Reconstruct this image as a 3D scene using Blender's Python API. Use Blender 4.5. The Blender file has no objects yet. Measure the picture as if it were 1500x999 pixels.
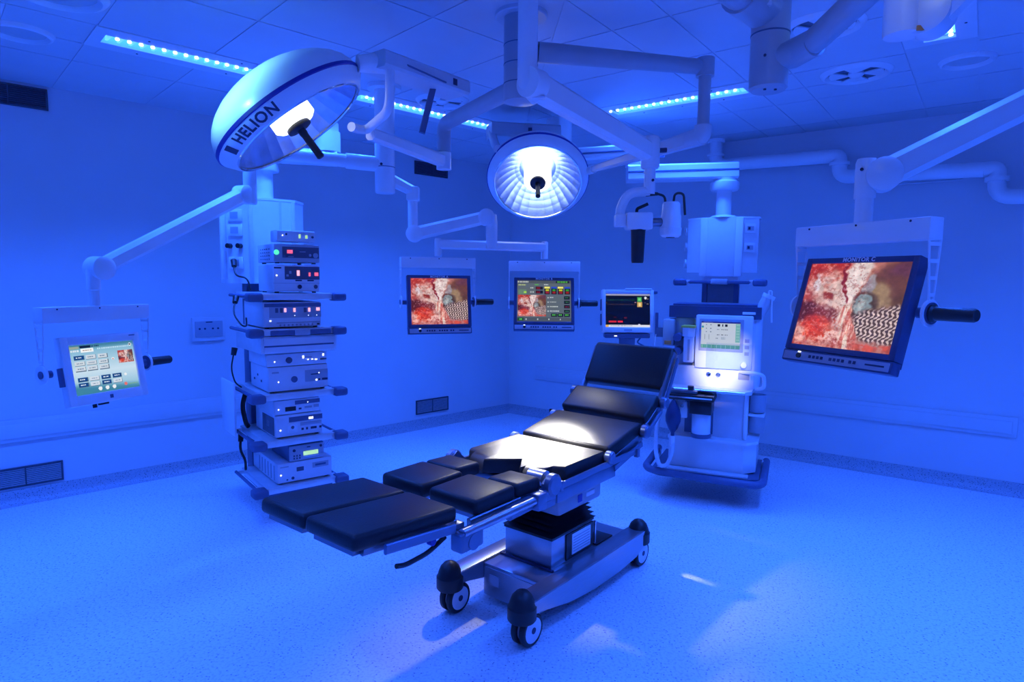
import bpy, bmesh, math, random
import numpy as np
from mathutils import Matrix, Vector
random.seed(4)
scene = bpy.context.scene
COL = scene.collection
R_ = math.radians

# ------------------------------------------------------------------ camera
EYE = Vector((0, 0, 1.56))
PITCH, ROLL, FPX = 0.0967240914, 0.00899631242, 920.066
cp, sp, cr, sr = math.cos(PITCH), math.sin(PITCH), math.cos(ROLL), math.sin(ROLL)
_m = Matrix(((cr, -sr, 0), (sr, cr, 0), (0, 0, 1))) @ Matrix(((1, 0, 0), (0, -sp, -cp), (0, cp, -sp)))
right, down, fwd = _m[0], _m[1], _m[2]
cam_data = bpy.data.cameras.new('camera')
cam_data.sensor_width = 36.0
cam_data.lens = FPX / 1500.0 * 36.0
cam_data.clip_start = 0.05
cam = bpy.data.objects.new('camera', cam_data)
COL.objects.link(cam)
cam.matrix_world = Matrix(((right[0], -down[0], -fwd[0], EYE[0]), (right[1], -down[1], -fwd[1], EYE[1]),
                           (right[2], -down[2], -fwd[2], EYE[2]), (0, 0, 0, 1)))
scene.camera = cam

# ------------------------------------------------------------------ world, exposure
world = bpy.data.worlds.new('world'); scene.world = world
world.use_nodes = True
world.node_tree.nodes['Background'].inputs[0].default_value = (0.004, 0.012, 0.08, 1)
world.node_tree.nodes['Background'].inputs[1].default_value = 0.3
scene.view_settings.view_transform = 'Standard'
scene.view_settings.look = 'None'
scene.view_settings.gamma = 1.0
scene.view_settings.use_curve_mapping = False
scene.view_settings.exposure = 0.0

BLUE = (0.019, 0.118, 1.0)
CEIL_WATT = 29.0          # watts per metre of blue ceiling luminaire
# the room: corner, the directions of the two visible walls, sizes
TU, TV = 0.810783582, -0.927030866
K = Vector((-0.033, 7.363, 0))
U = Vector((math.sin(TU), math.cos(TU), 0)); V = Vector((math.sin(TV), math.cos(TV), 0))
NL = Vector((U.y, -U.x, 0)); NR = Vector((-V.y, V.x, 0))
HC = 2.83
SL, SR = 7.9, 7.6         # lengths of the left and the right wall

def frame(o, x, y=None):
    x = Vector(x).normalized(); z = Vector((0, 0, 1)); y = z.cross(x)
    return Matrix(((x.x, y.x, 0, o[0]), (x.y, y.y, 0, o[1]), (x.z, y.z, 1, o[2]), (0, 0, 0, 1)))
def left_pt(s, n, z=0): return K - U * s + NL * n + Vector((0, 0, z))
def right_pt(t, n, z=0): return K - V * t + NR * n + Vector((0, 0, z))
# luminaires: name, centre on the ceiling, direction of length, length, width
LUMINAIRES = [
    (left_pt(3.555, 1.306), U, 1.48, .35, 'long ceiling luminaire at far left, partly behind the tilted lamp dome'),
    (left_pt(2.045, 1.306), U, 1.48, .35, 'ceiling luminaire between the tilted lamp dome and the front-facing lamp'),
    (right_pt(2.60, 1.50), V, 1.10, .34, 'ceiling luminaire right of centre, behind the grey drop arm'),
    (right_pt(4.17, 2.50), NR, 1.50, .32, 'louvred ceiling luminaire at the upper right behind the elbow joint'),
    (left_pt(5.40, 1.306), U, 1.48, .35, 'assumed ceiling luminaire beyond the left edge of the picture'),  # from here on unseen luminaires, assumed for the room's blue light
    (left_pt(5.3, 3.9), NL, 1.48, .35, 'assumed ceiling luminaire above and left of the viewer'),
    (right_pt(5.5, 1.5), V, 1.10, .34, 'assumed ceiling luminaire beyond the right edge of the picture'),
    (right_pt(5.4, 4.2), NR, 1.48, .35, 'assumed ceiling luminaire above and behind the viewer'),
]
for c, d, ln, wd, lab in LUMINAIRES:
    ld = bpy.data.lights.new('luminaire_light', 'AREA')
    ld.shape = 'RECTANGLE'; ld.size = ln - .14; ld.size_y = .14
    ld.color = BLUE; ld.energy = CEIL_WATT * ln; ld.spread = R_(116)
    lo = bpy.data.objects.new('luminaire_light', ld); COL.objects.link(lo)
    lo.matrix_world = frame((c.x, c.y, HC - .004), d) @ Matrix.Identity(4)
# white surgical light: one spot inside each lamp head, aimed at the table seat, or for the assumed lamp at the anaesthesia machine
LAMP_A = Vector((-.947, 2.85, 2.221)); LAMP_B = Vector((.175, 4.60, 2.254))
TARGET_A = Vector((.12, 3.05, .74)); TARGET_B = Vector((.15, 3.06, .74))
ASSUMED_LAMP = Vector((.70, 1.30, 2.55)); TARGET_C = Vector((1.46, 4.33, 1.03))  # unseen lamp, assumed from the white glow on the anaesthesia machine
def aim(loc, tgt):
    return Matrix.Translation(loc) @ (Vector(tgt) - Vector(loc)).to_track_quat('-Z', 'Y').to_matrix().to_4x4()
for loc, tgt, watt, ang, blend, off in ((LAMP_A, TARGET_A, 1900, 14.5, 1.0, .19), (LAMP_B, TARGET_B, 1900, 17, 1.0, .19),
                                        (LAMP_A, TARGET_A, 75, 36, 1.0, .19), (LAMP_B, TARGET_B, 75, 40, 1.0, .19),
                                        (ASSUMED_LAMP, TARGET_C, 800, 8.2, 1.0, .19)):
    ld = bpy.data.lights.new('surgical_spot', 'SPOT')
    ld.energy = watt; ld.color = (1.0, .95, .87); ld.spot_size = R_(ang); ld.spot_blend = blend
    ld.shadow_soft_size = .05
    lo = bpy.data.objects.new('surgical_spot', ld); COL.objects.link(lo)
    d = (tgt - loc).normalized()
    lo.matrix_world = aim(loc + d * off, tgt)

# cool fill spot, added out of view at left to brighten the lamp dome
SPOT_D = Vector((-2.45, 1.10, 2.80)); TARGET_D = Vector((-1.10, 2.66, 2.33))
ld = bpy.data.lights.new('dome_fill', 'SPOT')
ld.energy = 1000; ld.color = (.22, .75, 1.0); ld.spot_size = R_(15); ld.spot_blend = 1.0; ld.shadow_soft_size = .04
lo = bpy.data.objects.new('dome_fill', ld); COL.objects.link(lo); lo.matrix_world = aim(SPOT_D, TARGET_D)

# ------------------------------------------------------------------ materials
def lin(c):
    return tuple(((x / 12.92) if x <= .04045 else ((x + .055) / 1.055) ** 2.4) for x in c[:3])
MATS = {}
def mat(name, col, rough=.5, metal=0.0, noise=0.0, scale=30.0, bump=0.0, emit=None, estr=0.0, spec=.5, coat=0.0, trans=0.0, stretch=None):
    m = bpy.data.materials.new(name); m.use_nodes = True
    nt = m.node_tree; b = nt.nodes['Principled BSDF']
    b.inputs['Base Color'].default_value = (*col, 1); b.inputs['Roughness'].default_value = rough
    b.inputs['Metallic'].default_value = metal; b.inputs['Specular IOR Level'].default_value = spec
    if coat: b.inputs['Coat Weight'].default_value = coat
    if trans: b.inputs['Transmission Weight'].default_value = trans
    if emit: b.inputs['Emission Color'].default_value = (*emit, 1); b.inputs['Emission Strength'].default_value = estr
    if noise or bump:
        tc = nt.nodes.new('ShaderNodeTexCoord'); n = nt.nodes.new('ShaderNodeTexNoise')
        n.inputs['Scale'].default_value = scale; n.inputs['Detail'].default_value = 4
        src = tc.outputs['Object']
        if stretch:
            mp = nt.nodes.new('ShaderNodeMapping'); mp.inputs['Scale'].default_value = stretch
            nt.links.new(src, mp.inputs['Vector']); src = mp.outputs['Vector']
        nt.links.new(src, n.inputs['Vector'])
        if noise:
            r = nt.nodes.new('ShaderNodeValToRGB')
            r.color_ramp.elements[0].position = .3; r.color_ramp.elements[1].position = .7
            r.color_ramp.elements[0].color = (*[c * (1 - noise) for c in col], 1)
            r.color_ramp.elements[1].color = (*[min(1, c * (1 + noise)) for c in col], 1)
            nt.links.new(n.outputs['Fac'], r.inputs['Fac']); nt.links.new(r.outputs['Color'], b.inputs['Base Color'])
        if bump:
            bp = nt.nodes.new('ShaderNodeBump'); bp.inputs['Strength'].default_value = bump; bp.inputs['Distance'].default_value = .002
            nt.links.new(n.outputs['Fac'], bp.inputs['Height']); nt.links.new(bp.outputs['Normal'], b.inputs['Normal'])
    MATS[name] = m
    return m
def speckled(name, base, dark, scale, thr, rough):
    m = mat(name, base, rough, noise=0); nt = m.node_tree; b = nt.nodes['Principled BSDF']
    tc = nt.nodes.new('ShaderNodeTexCoord')
    v = nt.nodes.new('ShaderNodeTexVoronoi'); v.inputs['Scale'].default_value = scale
    n = nt.nodes.new('ShaderNodeTexNoise'); n.inputs['Scale'].default_value = scale * 1.7; n.inputs['Detail'].default_value = 3
    for t in (v, n): nt.links.new(tc.outputs['Object'], t.inputs['Vector'])
    r = nt.nodes.new('ShaderNodeValToRGB'); e = r.color_ramp.elements
    e[0].position = thr; e[0].color = (*dark, 1); e[1].position = thr + .06; e[1].color = (*base, 1)
    nt.links.new(v.outputs['Distance'], r.inputs['Fac'])
    r2 = nt.nodes.new('ShaderNodeValToRGB'); e = r2.color_ramp.elements
    e[0].position = .36; e[0].color = (.55, .55, .58, 1); e[1].position = .5; e[1].color = (1, 1, 1, 1)
    nt.links.new(n.outputs['Fac'], r2.inputs['Fac'])
    mx = nt.nodes.new('ShaderNodeMix'); mx.data_type = 'RGBA'; mx.blend_type = 'MULTIPLY'; mx.inputs['Factor'].default_value = .5
    nt.links.new(r.outputs['Color'], mx.inputs['A']); nt.links.new(r2.outputs['Color'], mx.inputs['B'])
    nt.links.new(mx.outputs['Result'], b.inputs['Base Color'])
    return m
speckled('floor_vinyl', (.80, .84, .88), (.30, .32, .40), 46, .13, .38)
speckled('cove_vinyl', (.46, .48, .54), (.20, .21, .26), 70, .22, .45)
mat('wall_paint', (.66, .66, .70), .55, noise=.02, scale=3)
mat('ceiling_white', (.66, .66, .70), .5, noise=.02, scale=5)
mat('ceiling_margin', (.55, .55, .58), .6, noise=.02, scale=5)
mat('rail_white', (.66, .66, .70), .4, noise=.02, scale=8)
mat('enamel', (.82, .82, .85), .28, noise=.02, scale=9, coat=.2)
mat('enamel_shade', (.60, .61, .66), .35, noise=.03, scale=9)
mat('arm_grey', (.42, .43, .48), .35, noise=.03, scale=9)
mat('aluminium', (.74, .75, .78), .32, metal=.35, noise=.04, scale=20)
mat('device_white', (.74, .74, .79), .4, noise=.02, scale=20)
mat('device_grey', (.42, .42, .48), .42, noise=.03, scale=20)
mat('panel_dark', (.10, .10, .16), .35, noise=.05, scale=20)
mat('bumper_blue', (.10, .13, .24), .5, noise=.05, scale=30)
mat('bezel_blue', (.06, .075, .16), .38, noise=.04, scale=20)
mat('gasket_blue', (.02, .02, .30), .4, noise=.05, scale=30)
mat('black_rubber', (.018, .018, .02), .45, noise=.1, scale=40, bump=.1)
mat('black_plastic', (.02, .02, .024), .3, noise=.1, scale=40)
mat('leather', (.022, .022, .024), .42, spec=.3, noise=.12, scale=160, bump=.35)
mat('steel', (.40, .42, .48), .30, metal=.85, noise=.05, scale=14, stretch=(1, 14, 14))
mat('frame_blue_steel', (.15, .20, .30), .34, metal=.5, noise=.05, scale=20)
mat('steel_dark', (.20, .22, .27), .3, metal=.8, noise=.06, scale=20)
mat('chrome', (.85, .85, .87), .1, metal=1.0, noise=.02, scale=20)
mat('grille_dark', (.03, .03, .045), .6, noise=.1, scale=60)
mat('grille_frame', (.07, .07, .10), .6, noise=.1, scale=60)
mat('grille_slat', (.13, .13, .18), .55, noise=.1, scale=60)
mat('grille_slat_pale', (.34, .34, .40), .55, noise=.1, scale=60)
mat('ink_navy', (.03, .035, .10), .5, noise=.05, scale=40)
mat('ink_white', (.85, .85, .9), .5, noise=.02, scale=40)
mat('label_white', (.8, .8, .83), .5, noise=.02, scale=40)
mat('yellow_plastic', (.75, .6, .08), .4, noise=.04, scale=30)
mat('orange_plastic', (.8, .3, .08), .4, noise=.04, scale=30)
mat('hose_clear', (.62, .66, .74), .25, noise=.05, scale=40)
mat('bag_blue', (.03, .045, .13), .42, noise=.08, scale=20)
mat('glass_jar', (.75, .8, .88), .12, noise=.02, scale=10, coat=.5)
mat('lime_granules', (.65, .65, .68), .8, noise=.2, scale=120)
mat('reflector', (.46, .63, .90), .30, metal=1.0, noise=.15, scale=14)
mat('lamp_core', (1, 1, 1), .5, emit=(1.0, .97, .9), estr=3.2, noise=.01)
mat('lens_glow', (.3, .5, .8), .3, emit=(.05, .30, 1.0), estr=1.0, noise=.01)
mat('lens_fin', (.5, .7, .95), .25, emit=(.14, .55, 1.0), estr=1.0, noise=.02)
mat('lens_dot', (1, 1, 1), .4, emit=(.85, .9, 1.0), estr=2.2, noise=.01)
mat('led_white', (1, 1, 1), .4, emit=(.85, .92, 1.0), estr=1.6, noise=.01)
mat('led_green', (.2, 1, .4), .4, emit=(.10, .95, .30), estr=1.0, noise=.01)
mat('led_lime', (.7, 1, .4), .4, emit=(.55, .9, .12), estr=.75, noise=.01)
mat('led_red', (1, .2, .2), .4, emit=(1.0, .12, .14), estr=1.0, noise=.01)
mat('led_pink', (1, .5, .5), .4, emit=(1.0, .45, .42), estr=1.1, noise=.01)
_m = mat('front_glass', (1, 1, 1), .03, noise=0)
nt = _m.node_tree; b = nt.nodes['Principled BSDF']; out = nt.nodes['Material Output']
tr = nt.nodes.new('ShaderNodeBsdfTransparent'); tr.inputs[0].default_value = (.93, .97, 1, 1)
gl = nt.nodes.new('ShaderNodeBsdfGlossy'); gl.inputs['Roughness'].default_value = .03
mx = nt.nodes.new('ShaderNodeMixShader'); mx.inputs[0].default_value = .07
nt.links.new(tr.outputs[0], mx.inputs[1]); nt.links.new(gl.outputs[0], mx.inputs[2]); nt.links.new(mx.outputs[0], out.inputs[0])
# screens: the printed picture of the display is a colour attribute shown as emission
_m = bpy.data.materials.new('display'); _m.use_nodes = True; MATS['display'] = _m
nt = _m.node_tree; b = nt.nodes['Principled BSDF']
at = nt.nodes.new('ShaderNodeAttribute'); at.attribute_name = 'picture'
b.inputs['Base Color'].default_value = (.01, .01, .01, 1); b.inputs['Roughness'].default_value = .25
nt.links.new(at.outputs['Color'], b.inputs['Emission Color']); b.inputs['Emission Strength'].default_value = .95

# ------------------------------------------------------------------ mesh helpers
class MB:
    def __init__(s): s.v = []; s.f = []
    def add(s, vs, fs):
        o = len(s.v); s.v += [Vector(p) for p in vs]; s.f += [tuple(i + o for i in f) for f in fs]; return s
    def bm(s, bm, M=None):
        bm.verts.index_update()
        s.add([(M @ v.co if M else v.co.copy()) for v in bm.verts], [[v.index for v in f.verts] for f in bm.faces]); bm.free(); return s
    def box(s, x0, x1, y0, y1, z0, z1, bev=0, seg=2, M=None):
        b = bmesh.new(); bmesh.ops.create_cube(b, size=1)
        for v in b.verts:
            v.co = Vector(((x0 + x1) / 2 + v.co.x * (x1 - x0), (y0 + y1) / 2 + v.co.y * (y1 - y0), (z0 + z1) / 2 + v.co.z * (z1 - z0)))
        if bev: bmesh.ops.bevel(b, geom=b.edges[:], offset=bev, segments=seg, profile=.5, affect='EDGES')
        return s.bm(b, M)
    def loft(s, rings, closed=False):
        n = len(rings[0]); vs = [p for r in rings for p in r]; fs = []
        for i in range(len(rings) - 1):
            for j in range(n):
                k = (j + 1) % n; fs.append((i * n + j, i * n + k, (i + 1) * n + k, (i + 1) * n + j))
        if not closed:
            fs.append(tuple(range(n - 1, -1, -1))); b = (len(rings) - 1) * n; fs.append(tuple(range(b, b + n)))
        return s.add(vs, fs)
    def cyl(s, p0, p1, r0, r1=None, n=20):
        r1 = r0 if r1 is None else r1; p0 = Vector(p0); p1 = Vector(p1); d = (p1 - p0).normalized()
        a = d.orthogonal().normalized(); c = d.cross(a)
        ring = lambda p, r: [p + (a * math.cos(2 * math.pi * i / n) + c * math.sin(2 * math.pi * i / n)) * r for i in range(n)]
        return s.loft([ring(p0, r0), ring(p1, r1)])
    def lathe(s, prof, p=(0, 0, 0), axis=(0, 0, 1), n=28, cap=True):
        d = Vector(axis).normalized(); p = Vector(p); a = d.orthogonal().normalized(); c = d.cross(a)
        rings = [[p + d * z + (a * math.cos(2 * math.pi * i / n) + c * math.sin(2 * math.pi * i / n)) * max(r, 1e-4) for i in range(n)] for r, z in prof]
        return s.loft(rings, closed=not cap)
    def tube(s, pts, r, n=12, fil=0, seg=6):
        pts = [Vector(p) for p in pts]
        if fil: pts = fillet(pts, fil, seg)
        rr = r if isinstance(r, (list, tuple)) else [r] * len(pts)
        T = []
        for i in range(len(pts)):
            a = pts[min(i + 1, len(pts) - 1)] - pts[max(i - 1, 0)]; T.append(a.normalized())
        u = T[0].orthogonal().normalized(); rings = []
        for i, p in enumerate(pts):
            u = (u - T[i] * u.dot(T[i])).normalized(); w = T[i].cross(u)
            rings.append([p + (u * math.cos(2 * math.pi * k / n) + w * math.sin(2 * math.pi * k / n)) * rr[i] for k in range(n)])
        return s.loft(rings)
    def beam(s, p0, p1, w, h, w1=None, h1=None, bev=.012):
        """rounded bar from p0 to p1, w across, h high"""
        p0 = Vector(p0); p1 = Vector(p1); d = (p1 - p0).normalized()
        x = d.cross(Vector((0, 0, 1)))
        x = x.normalized() if x.length > 1e-4 else Vector((1, 0, 0))
        z = x.cross(d).normalized(); w1 = w1 or w; h1 = h1 or h
        def ring(p, w, h):
            o = []
            for sx, sz in ((1, 1), (-1, 1), (-1, -1), (1, -1)):
                a, b = (w / 2 - bev, h / 2), (w / 2, h / 2 - bev)
                q = (a, b) if sx * sz < 0 else (b, a)
                for e in q: o.append(p + x * sx * e[0] + z * sz * e[1])
            return o
        return s.loft([ring(p0, w, h), ring(p1, w1, h1)])
    def prism(s, poly, z0, z1, M=None):
        n = len(poly); M = M or Matrix.Identity(4)
        vs = [M @ Vector((x, y, z0)) for x, y in poly] + [M @ Vector((x, y, z1)) for x, y in poly]
        fs = [tuple(range(n - 1, -1, -1)), tuple(range(n, 2 * n))] + [(i, (i + 1) % n, n + (i + 1) % n, n + i) for i in range(n)]
        return s.add(vs, fs)
    def xf(s, M): s.v = [M @ p for p in s.v]; return s
def fillet(pts, rad, seg=6):
    out = [pts[0]]
    for i in range(1, len(pts) - 1):
        a, b, c = pts[i - 1], pts[i], pts[i + 1]
        r = min(rad, (a - b).length * .48, (c - b).length * .48)
        p, q = b + (a - b).normalized() * r, b + (c - b).normalized() * r
        for k in range(seg + 1):
            t = k / seg; out.append(p * (1 - t) ** 2 + b * 2 * t * (1 - t) + q * t * t)
    out.append(pts[-1]); return out
def mesh_of(name, mb, m, ang=38):
    me = bpy.data.meshes.new(name); me.from_pydata([tuple(p) for p in mb.v], [], mb.f)
    bm = bmesh.new(); bm.from_mesh(me); bmesh.ops.recalc_face_normals(bm, faces=bm.faces[:]); bm.to_mesh(me); bm.free()
    me.polygons.foreach_set('use_smooth', [True] * len(me.polygons)); me.set_sharp_from_angle(angle=R_(ang))
    me.materials.append(MATS[m] if isinstance(m, str) else m); me.update()
    return me
def tag(o, label=None, cat=None, group=None, kind=None):
    if label: o['label'] = label
    if cat: o['category'] = cat
    if group: o['group'] = group
    if kind: o['kind'] = kind
    return o
def obj(name, mb, m, parent=None, label=None):
    o = bpy.data.objects.new(name, mesh_of(name, mb, m)); COL.objects.link(o); o.parent = parent
    if label: o['label'] = label
    return o
FR = {}
def thing(name, label, cat, M, group=None):
    o = bpy.data.objects.new(name, None); COL.objects.link(o); o.empty_display_size = .1
    o.matrix_world = M; FR[o] = M.copy(); return tag(o, label, cat, group)
def part(name, mb, m, root, label=None, under=None):
    """mesh given in world coordinates, made local to the thing"""
    mb.xf(FR[root].inverted()); return obj(name, mb, m, under or root, label)
def at(x, y, z=0): return Matrix.Translation((x, y, z))
def text_mesh(txt, size, depth=.0006, spacing=1.0, offset=0.0):
    cu = bpy.data.curves.new('text', 'FONT'); cu.body = txt; cu.size = size; cu.extrude = depth; cu.align_x = 'CENTER'; cu.align_y = 'CENTER'
    cu.space_character = spacing; cu.offset = offset; cu.resolution_u = 3
    o = bpy.data.objects.new('text', cu); COL.objects.link(o)
    dg = bpy.context.evaluated_depsgraph_get(); me = bpy.data.meshes.new_from_object(o.evaluated_get(dg))
    mb = MB(); mb.add([v.co.copy() for v in me.vertices], [tuple(p.vertices) for p in me.polygons])
    bpy.data.objects.remove(o); bpy.data.curves.remove(cu); bpy.data.meshes.remove(me)
    return mb
FRONT = Matrix(((1, 0, 0, 0), (0, 0, -1, 0), (0, 1, 0, 0), (0, 0, 0, 1)))   # text plane xy -> facing -Y

# ------------------------------------------------------------------ room shell
P0 = K.copy(); P1 = K - U * SL; P3 = K - V * SR; P2 = P1 - V * SR
def clip(poly, p, n):
    """keep the part of a 2D polygon where (q-p).n >= 0"""
    out = []
    for i in range(len(poly)):
        a, b = poly[i], poly[(i + 1) % len(poly)]
        da = (a[0] - p[0]) * n[0] + (a[1] - p[1]) * n[1]; db = (b[0] - p[0]) * n[0] + (b[1] - p[1]) * n[1]
        if da >= 0: out.append(a)
        if da * db < 0:
            t = da / (da - db); out.append((a[0] + (b[0] - a[0]) * t, a[1] + (b[1] - a[1]) * t))
    return out
def struct(name, mb, m, label=None, cat=None):
    o = obj(name, mb, m); o['kind'] = 'structure'
    if label: o['label'] = label
    if cat: o['category'] = cat
    return o
flat = [(p.x, p.y) for p in (P0, P1, P2, P3)]
cen = (P0 + P1 + P2 + P3) / 4
big = [(cen.x + (x - cen.x) * 1.03, cen.y + (y - cen.y) * 1.03) for x, y in flat]
struct('floor', MB().prism(big, -.06, 0), 'floor_vinyl', 'pale speckled vinyl operating room floor', 'floor')
def wall(name, a, b, inward, label):
    d = (b - a).normalized(); o = -inward.normalized() * .1
    q = [(a - d * .1), (b + d * .1), (b + d * .1 + o), (a - d * .1 + o)]
    return struct(name, MB().prism([(p.x, p.y) for p in q], -.02, HC + .12), 'wall_paint', label, 'wall')
wall_left = wall('wall_left', P0, P1, NL, 'smooth pale wall on the left with ventilation grilles')
wall_right = wall('wall_right', P0, P3, NR, 'smooth pale wall on the right behind the anaesthesia machine')
wall('wall_near_left', P1, P2, U, 'plain wall beside the viewer on the left')
wall('wall_near_right', P3, P2, V, 'plain wall beside the viewer on the right')
def cove(name, a, b, inward, label):
    d = (b - a).normalized(); n = inward.normalized()
    prof = [(0, .10), (.006, .10)] + [(.006 + .045 * (1 - math.cos(t)), .055 * (1 - math.sin(t)) + .003) for t in [R_(k * 90 / 6) for k in range(1, 7)]][::1]
    prof = [(.0, .10), (.006, .10), (.007, .06), (.012, .035), (.022, .016), (.038, .006), (.055, .002), (.055, 0), (0, 0)]
    mb = MB(); L = (b - a).length
    rings = [[a + d * s + n * x + Vector((0, 0, z)) for x, z in prof] for s in (0.0, L)]
    return struct(name, mb.loft(rings), 'cove_vinyl', label, 'baseboard')
cove('baseboard_left', P0, P1, NL, 'dark speckled coved skirting along the left wall')
cove('baseboard_right', P0, P3, NR, 'dark speckled coved skirting along the right wall')
# protective wall rails
def wall_rail(name, f, s0, s1, label):
    mb = MB(); o, d, n = f
    M = Matrix(((d.x, n.x, 0, o.x), (d.y, n.y, 0, o.y), (0, 0, 1, 0), (0, 0, 0, 1)))
    mb.box(s0, s1, 0, .018, .435, .585, .004, M=M)
    mb.box(s0 + .03, s1 - .03, .016, .027, .462, .555, .004, M=M)
    return struct(name, mb, 'rail_white', label, 'wall rail')
wall_rail('trim_1', (K, -U, NL), 2.95, SL - .2, 'wide pale protective rail along the left wall')
wall_rail('trim_2', (K, -V, NR), .386, 4.70, 'wide pale protective rail along the right wall')

# ceiling: slab above, metal panels below it
slab = struct('ceiling', MB().prism(big, HC + .10, HC + .2), 'ceiling_white', 'white metal panel ceiling', 'ceiling')
MIT = (-(U + V)).normalized(); MN = Vector((-MIT.y, MIT.x, 0))
if MN.dot(-U) < 0: MN = -MN
def panel(poly, m='ceiling_white'):
    if len(poly) < 3: return
    c = (sum(p[0] for p in poly) / len(poly), sum(p[1] for p in poly) / len(poly))
    area = abs(sum(poly[i][0] * poly[(i + 1) % len(poly)][1] - poly[(i + 1) % len(poly)][0] * poly[i][1] for i in range(len(poly)))) / 2
    if area < .004: return
    def inset(d):
        q = poly; n = len(poly)
        sgn = 1 if sum(poly[i][0] * poly[(i + 1) % n][1] - poly[(i + 1) % n][0] * poly[i][1] for i in range(n)) > 0 else -1
        for i in range(n):
            a, b = poly[i], poly[(i + 1) % n]; l = math.hypot(b[0] - a[0], b[1] - a[1])
            if l < 1e-5: continue
            nn = (-(b[1] - a[1]) / l * sgn, (b[0] - a[0]) / l * sgn)
            q = clip(q, (a[0] + nn[0] * d, a[1] + nn[1] * d), nn)
            if len(q) < 3: return None
        return q
    mb = MB(); mb.prism(poly, HC + .004, HC + .10)
    q = inset(.006)
    if q: mb.prism(q, HC, HC + .0045)
    obj('ceiling_panel', mb, m, slab)
room2 = [Vector((p[0], p[1], 0)) for p in flat]
def field(pt, sides, cols, rows, sign, skip, first_dark):
    for i in range(len(cols) - 1):
        for j in range(len(rows) - 1):
            a = [pt(cols[i], rows[j]), pt(cols[i + 1], rows[j]), pt(cols[i + 1], rows[j + 1]), pt(cols[i], rows[j + 1])]
            cc = ((cols[i] + cols[i + 1]) / 2, (rows[j] + rows[j + 1]) / 2)
            if any(s0 < cc[0] < s1 and n0 < cc[1] < n1 for s0, s1, n0, n1 in skip): continue
            poly = [(p.x, p.y) for p in a]
            poly = clip(poly, (K.x, K.y), (MN.x * sign, MN.y * sign))
            if len(poly) < 3: continue
            for p, n in ((P0, NL), (P0, NR), (P1, U), (P3, V)):
                poly = clip(poly, (p.x, p.y), (n.x, n.y))
                if len(poly) < 3: break
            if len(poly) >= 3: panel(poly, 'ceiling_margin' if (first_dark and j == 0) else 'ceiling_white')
colsL = [.17, .76, 1.305, 1.95, 2.545, 2.80, 3.14, 3.73, 4.295, 4.66, 5.4, 6.14, 7.0, 8.2]
rowsL = [0, .76, 1.13, 1.482, 2.12, 2.77, 3.40, 4.0, 4.7, 5.5, 6.4, 7.4]
# a luminaire opening is a pair of columns along its row
field(left_pt, None, [-.6, .17, .76, 1.305], rowsL, 1, [], False)
field(left_pt, None, [1.305, 1.95, 2.545, 3.14, 3.73, 4.295], rowsL, 1, [(1.3, 4.3, 1.13, 1.482)], False)
field(left_pt, None, [4.295, 4.66], rowsL, 1, [], False)
field(left_pt, None, [4.66, 5.40, 6.14], rowsL, 1, [(4.66, 6.14, 1.13, 1.482)], False)
field(left_pt, None, [6.14, 7.0, 8.2, 9.5], rowsL, 1, [], False)
rowsR = [0, .30, 1.0, 1.33, 1.67, 2.30, 2.90, 3.5, 4.2, 5.0, 6.0, 7.2]
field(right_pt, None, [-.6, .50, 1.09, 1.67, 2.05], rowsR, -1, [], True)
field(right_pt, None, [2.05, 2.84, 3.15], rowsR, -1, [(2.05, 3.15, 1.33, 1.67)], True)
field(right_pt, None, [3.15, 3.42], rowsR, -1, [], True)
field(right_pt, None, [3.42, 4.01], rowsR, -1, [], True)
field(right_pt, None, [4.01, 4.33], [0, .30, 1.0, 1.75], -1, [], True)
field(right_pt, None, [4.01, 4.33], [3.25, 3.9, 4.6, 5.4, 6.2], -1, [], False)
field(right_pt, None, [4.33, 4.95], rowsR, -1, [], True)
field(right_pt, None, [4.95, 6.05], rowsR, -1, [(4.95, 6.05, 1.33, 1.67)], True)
field(right_pt, None, [6.05, 7.0, 8.5], rowsR, -1, [], True)

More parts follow.
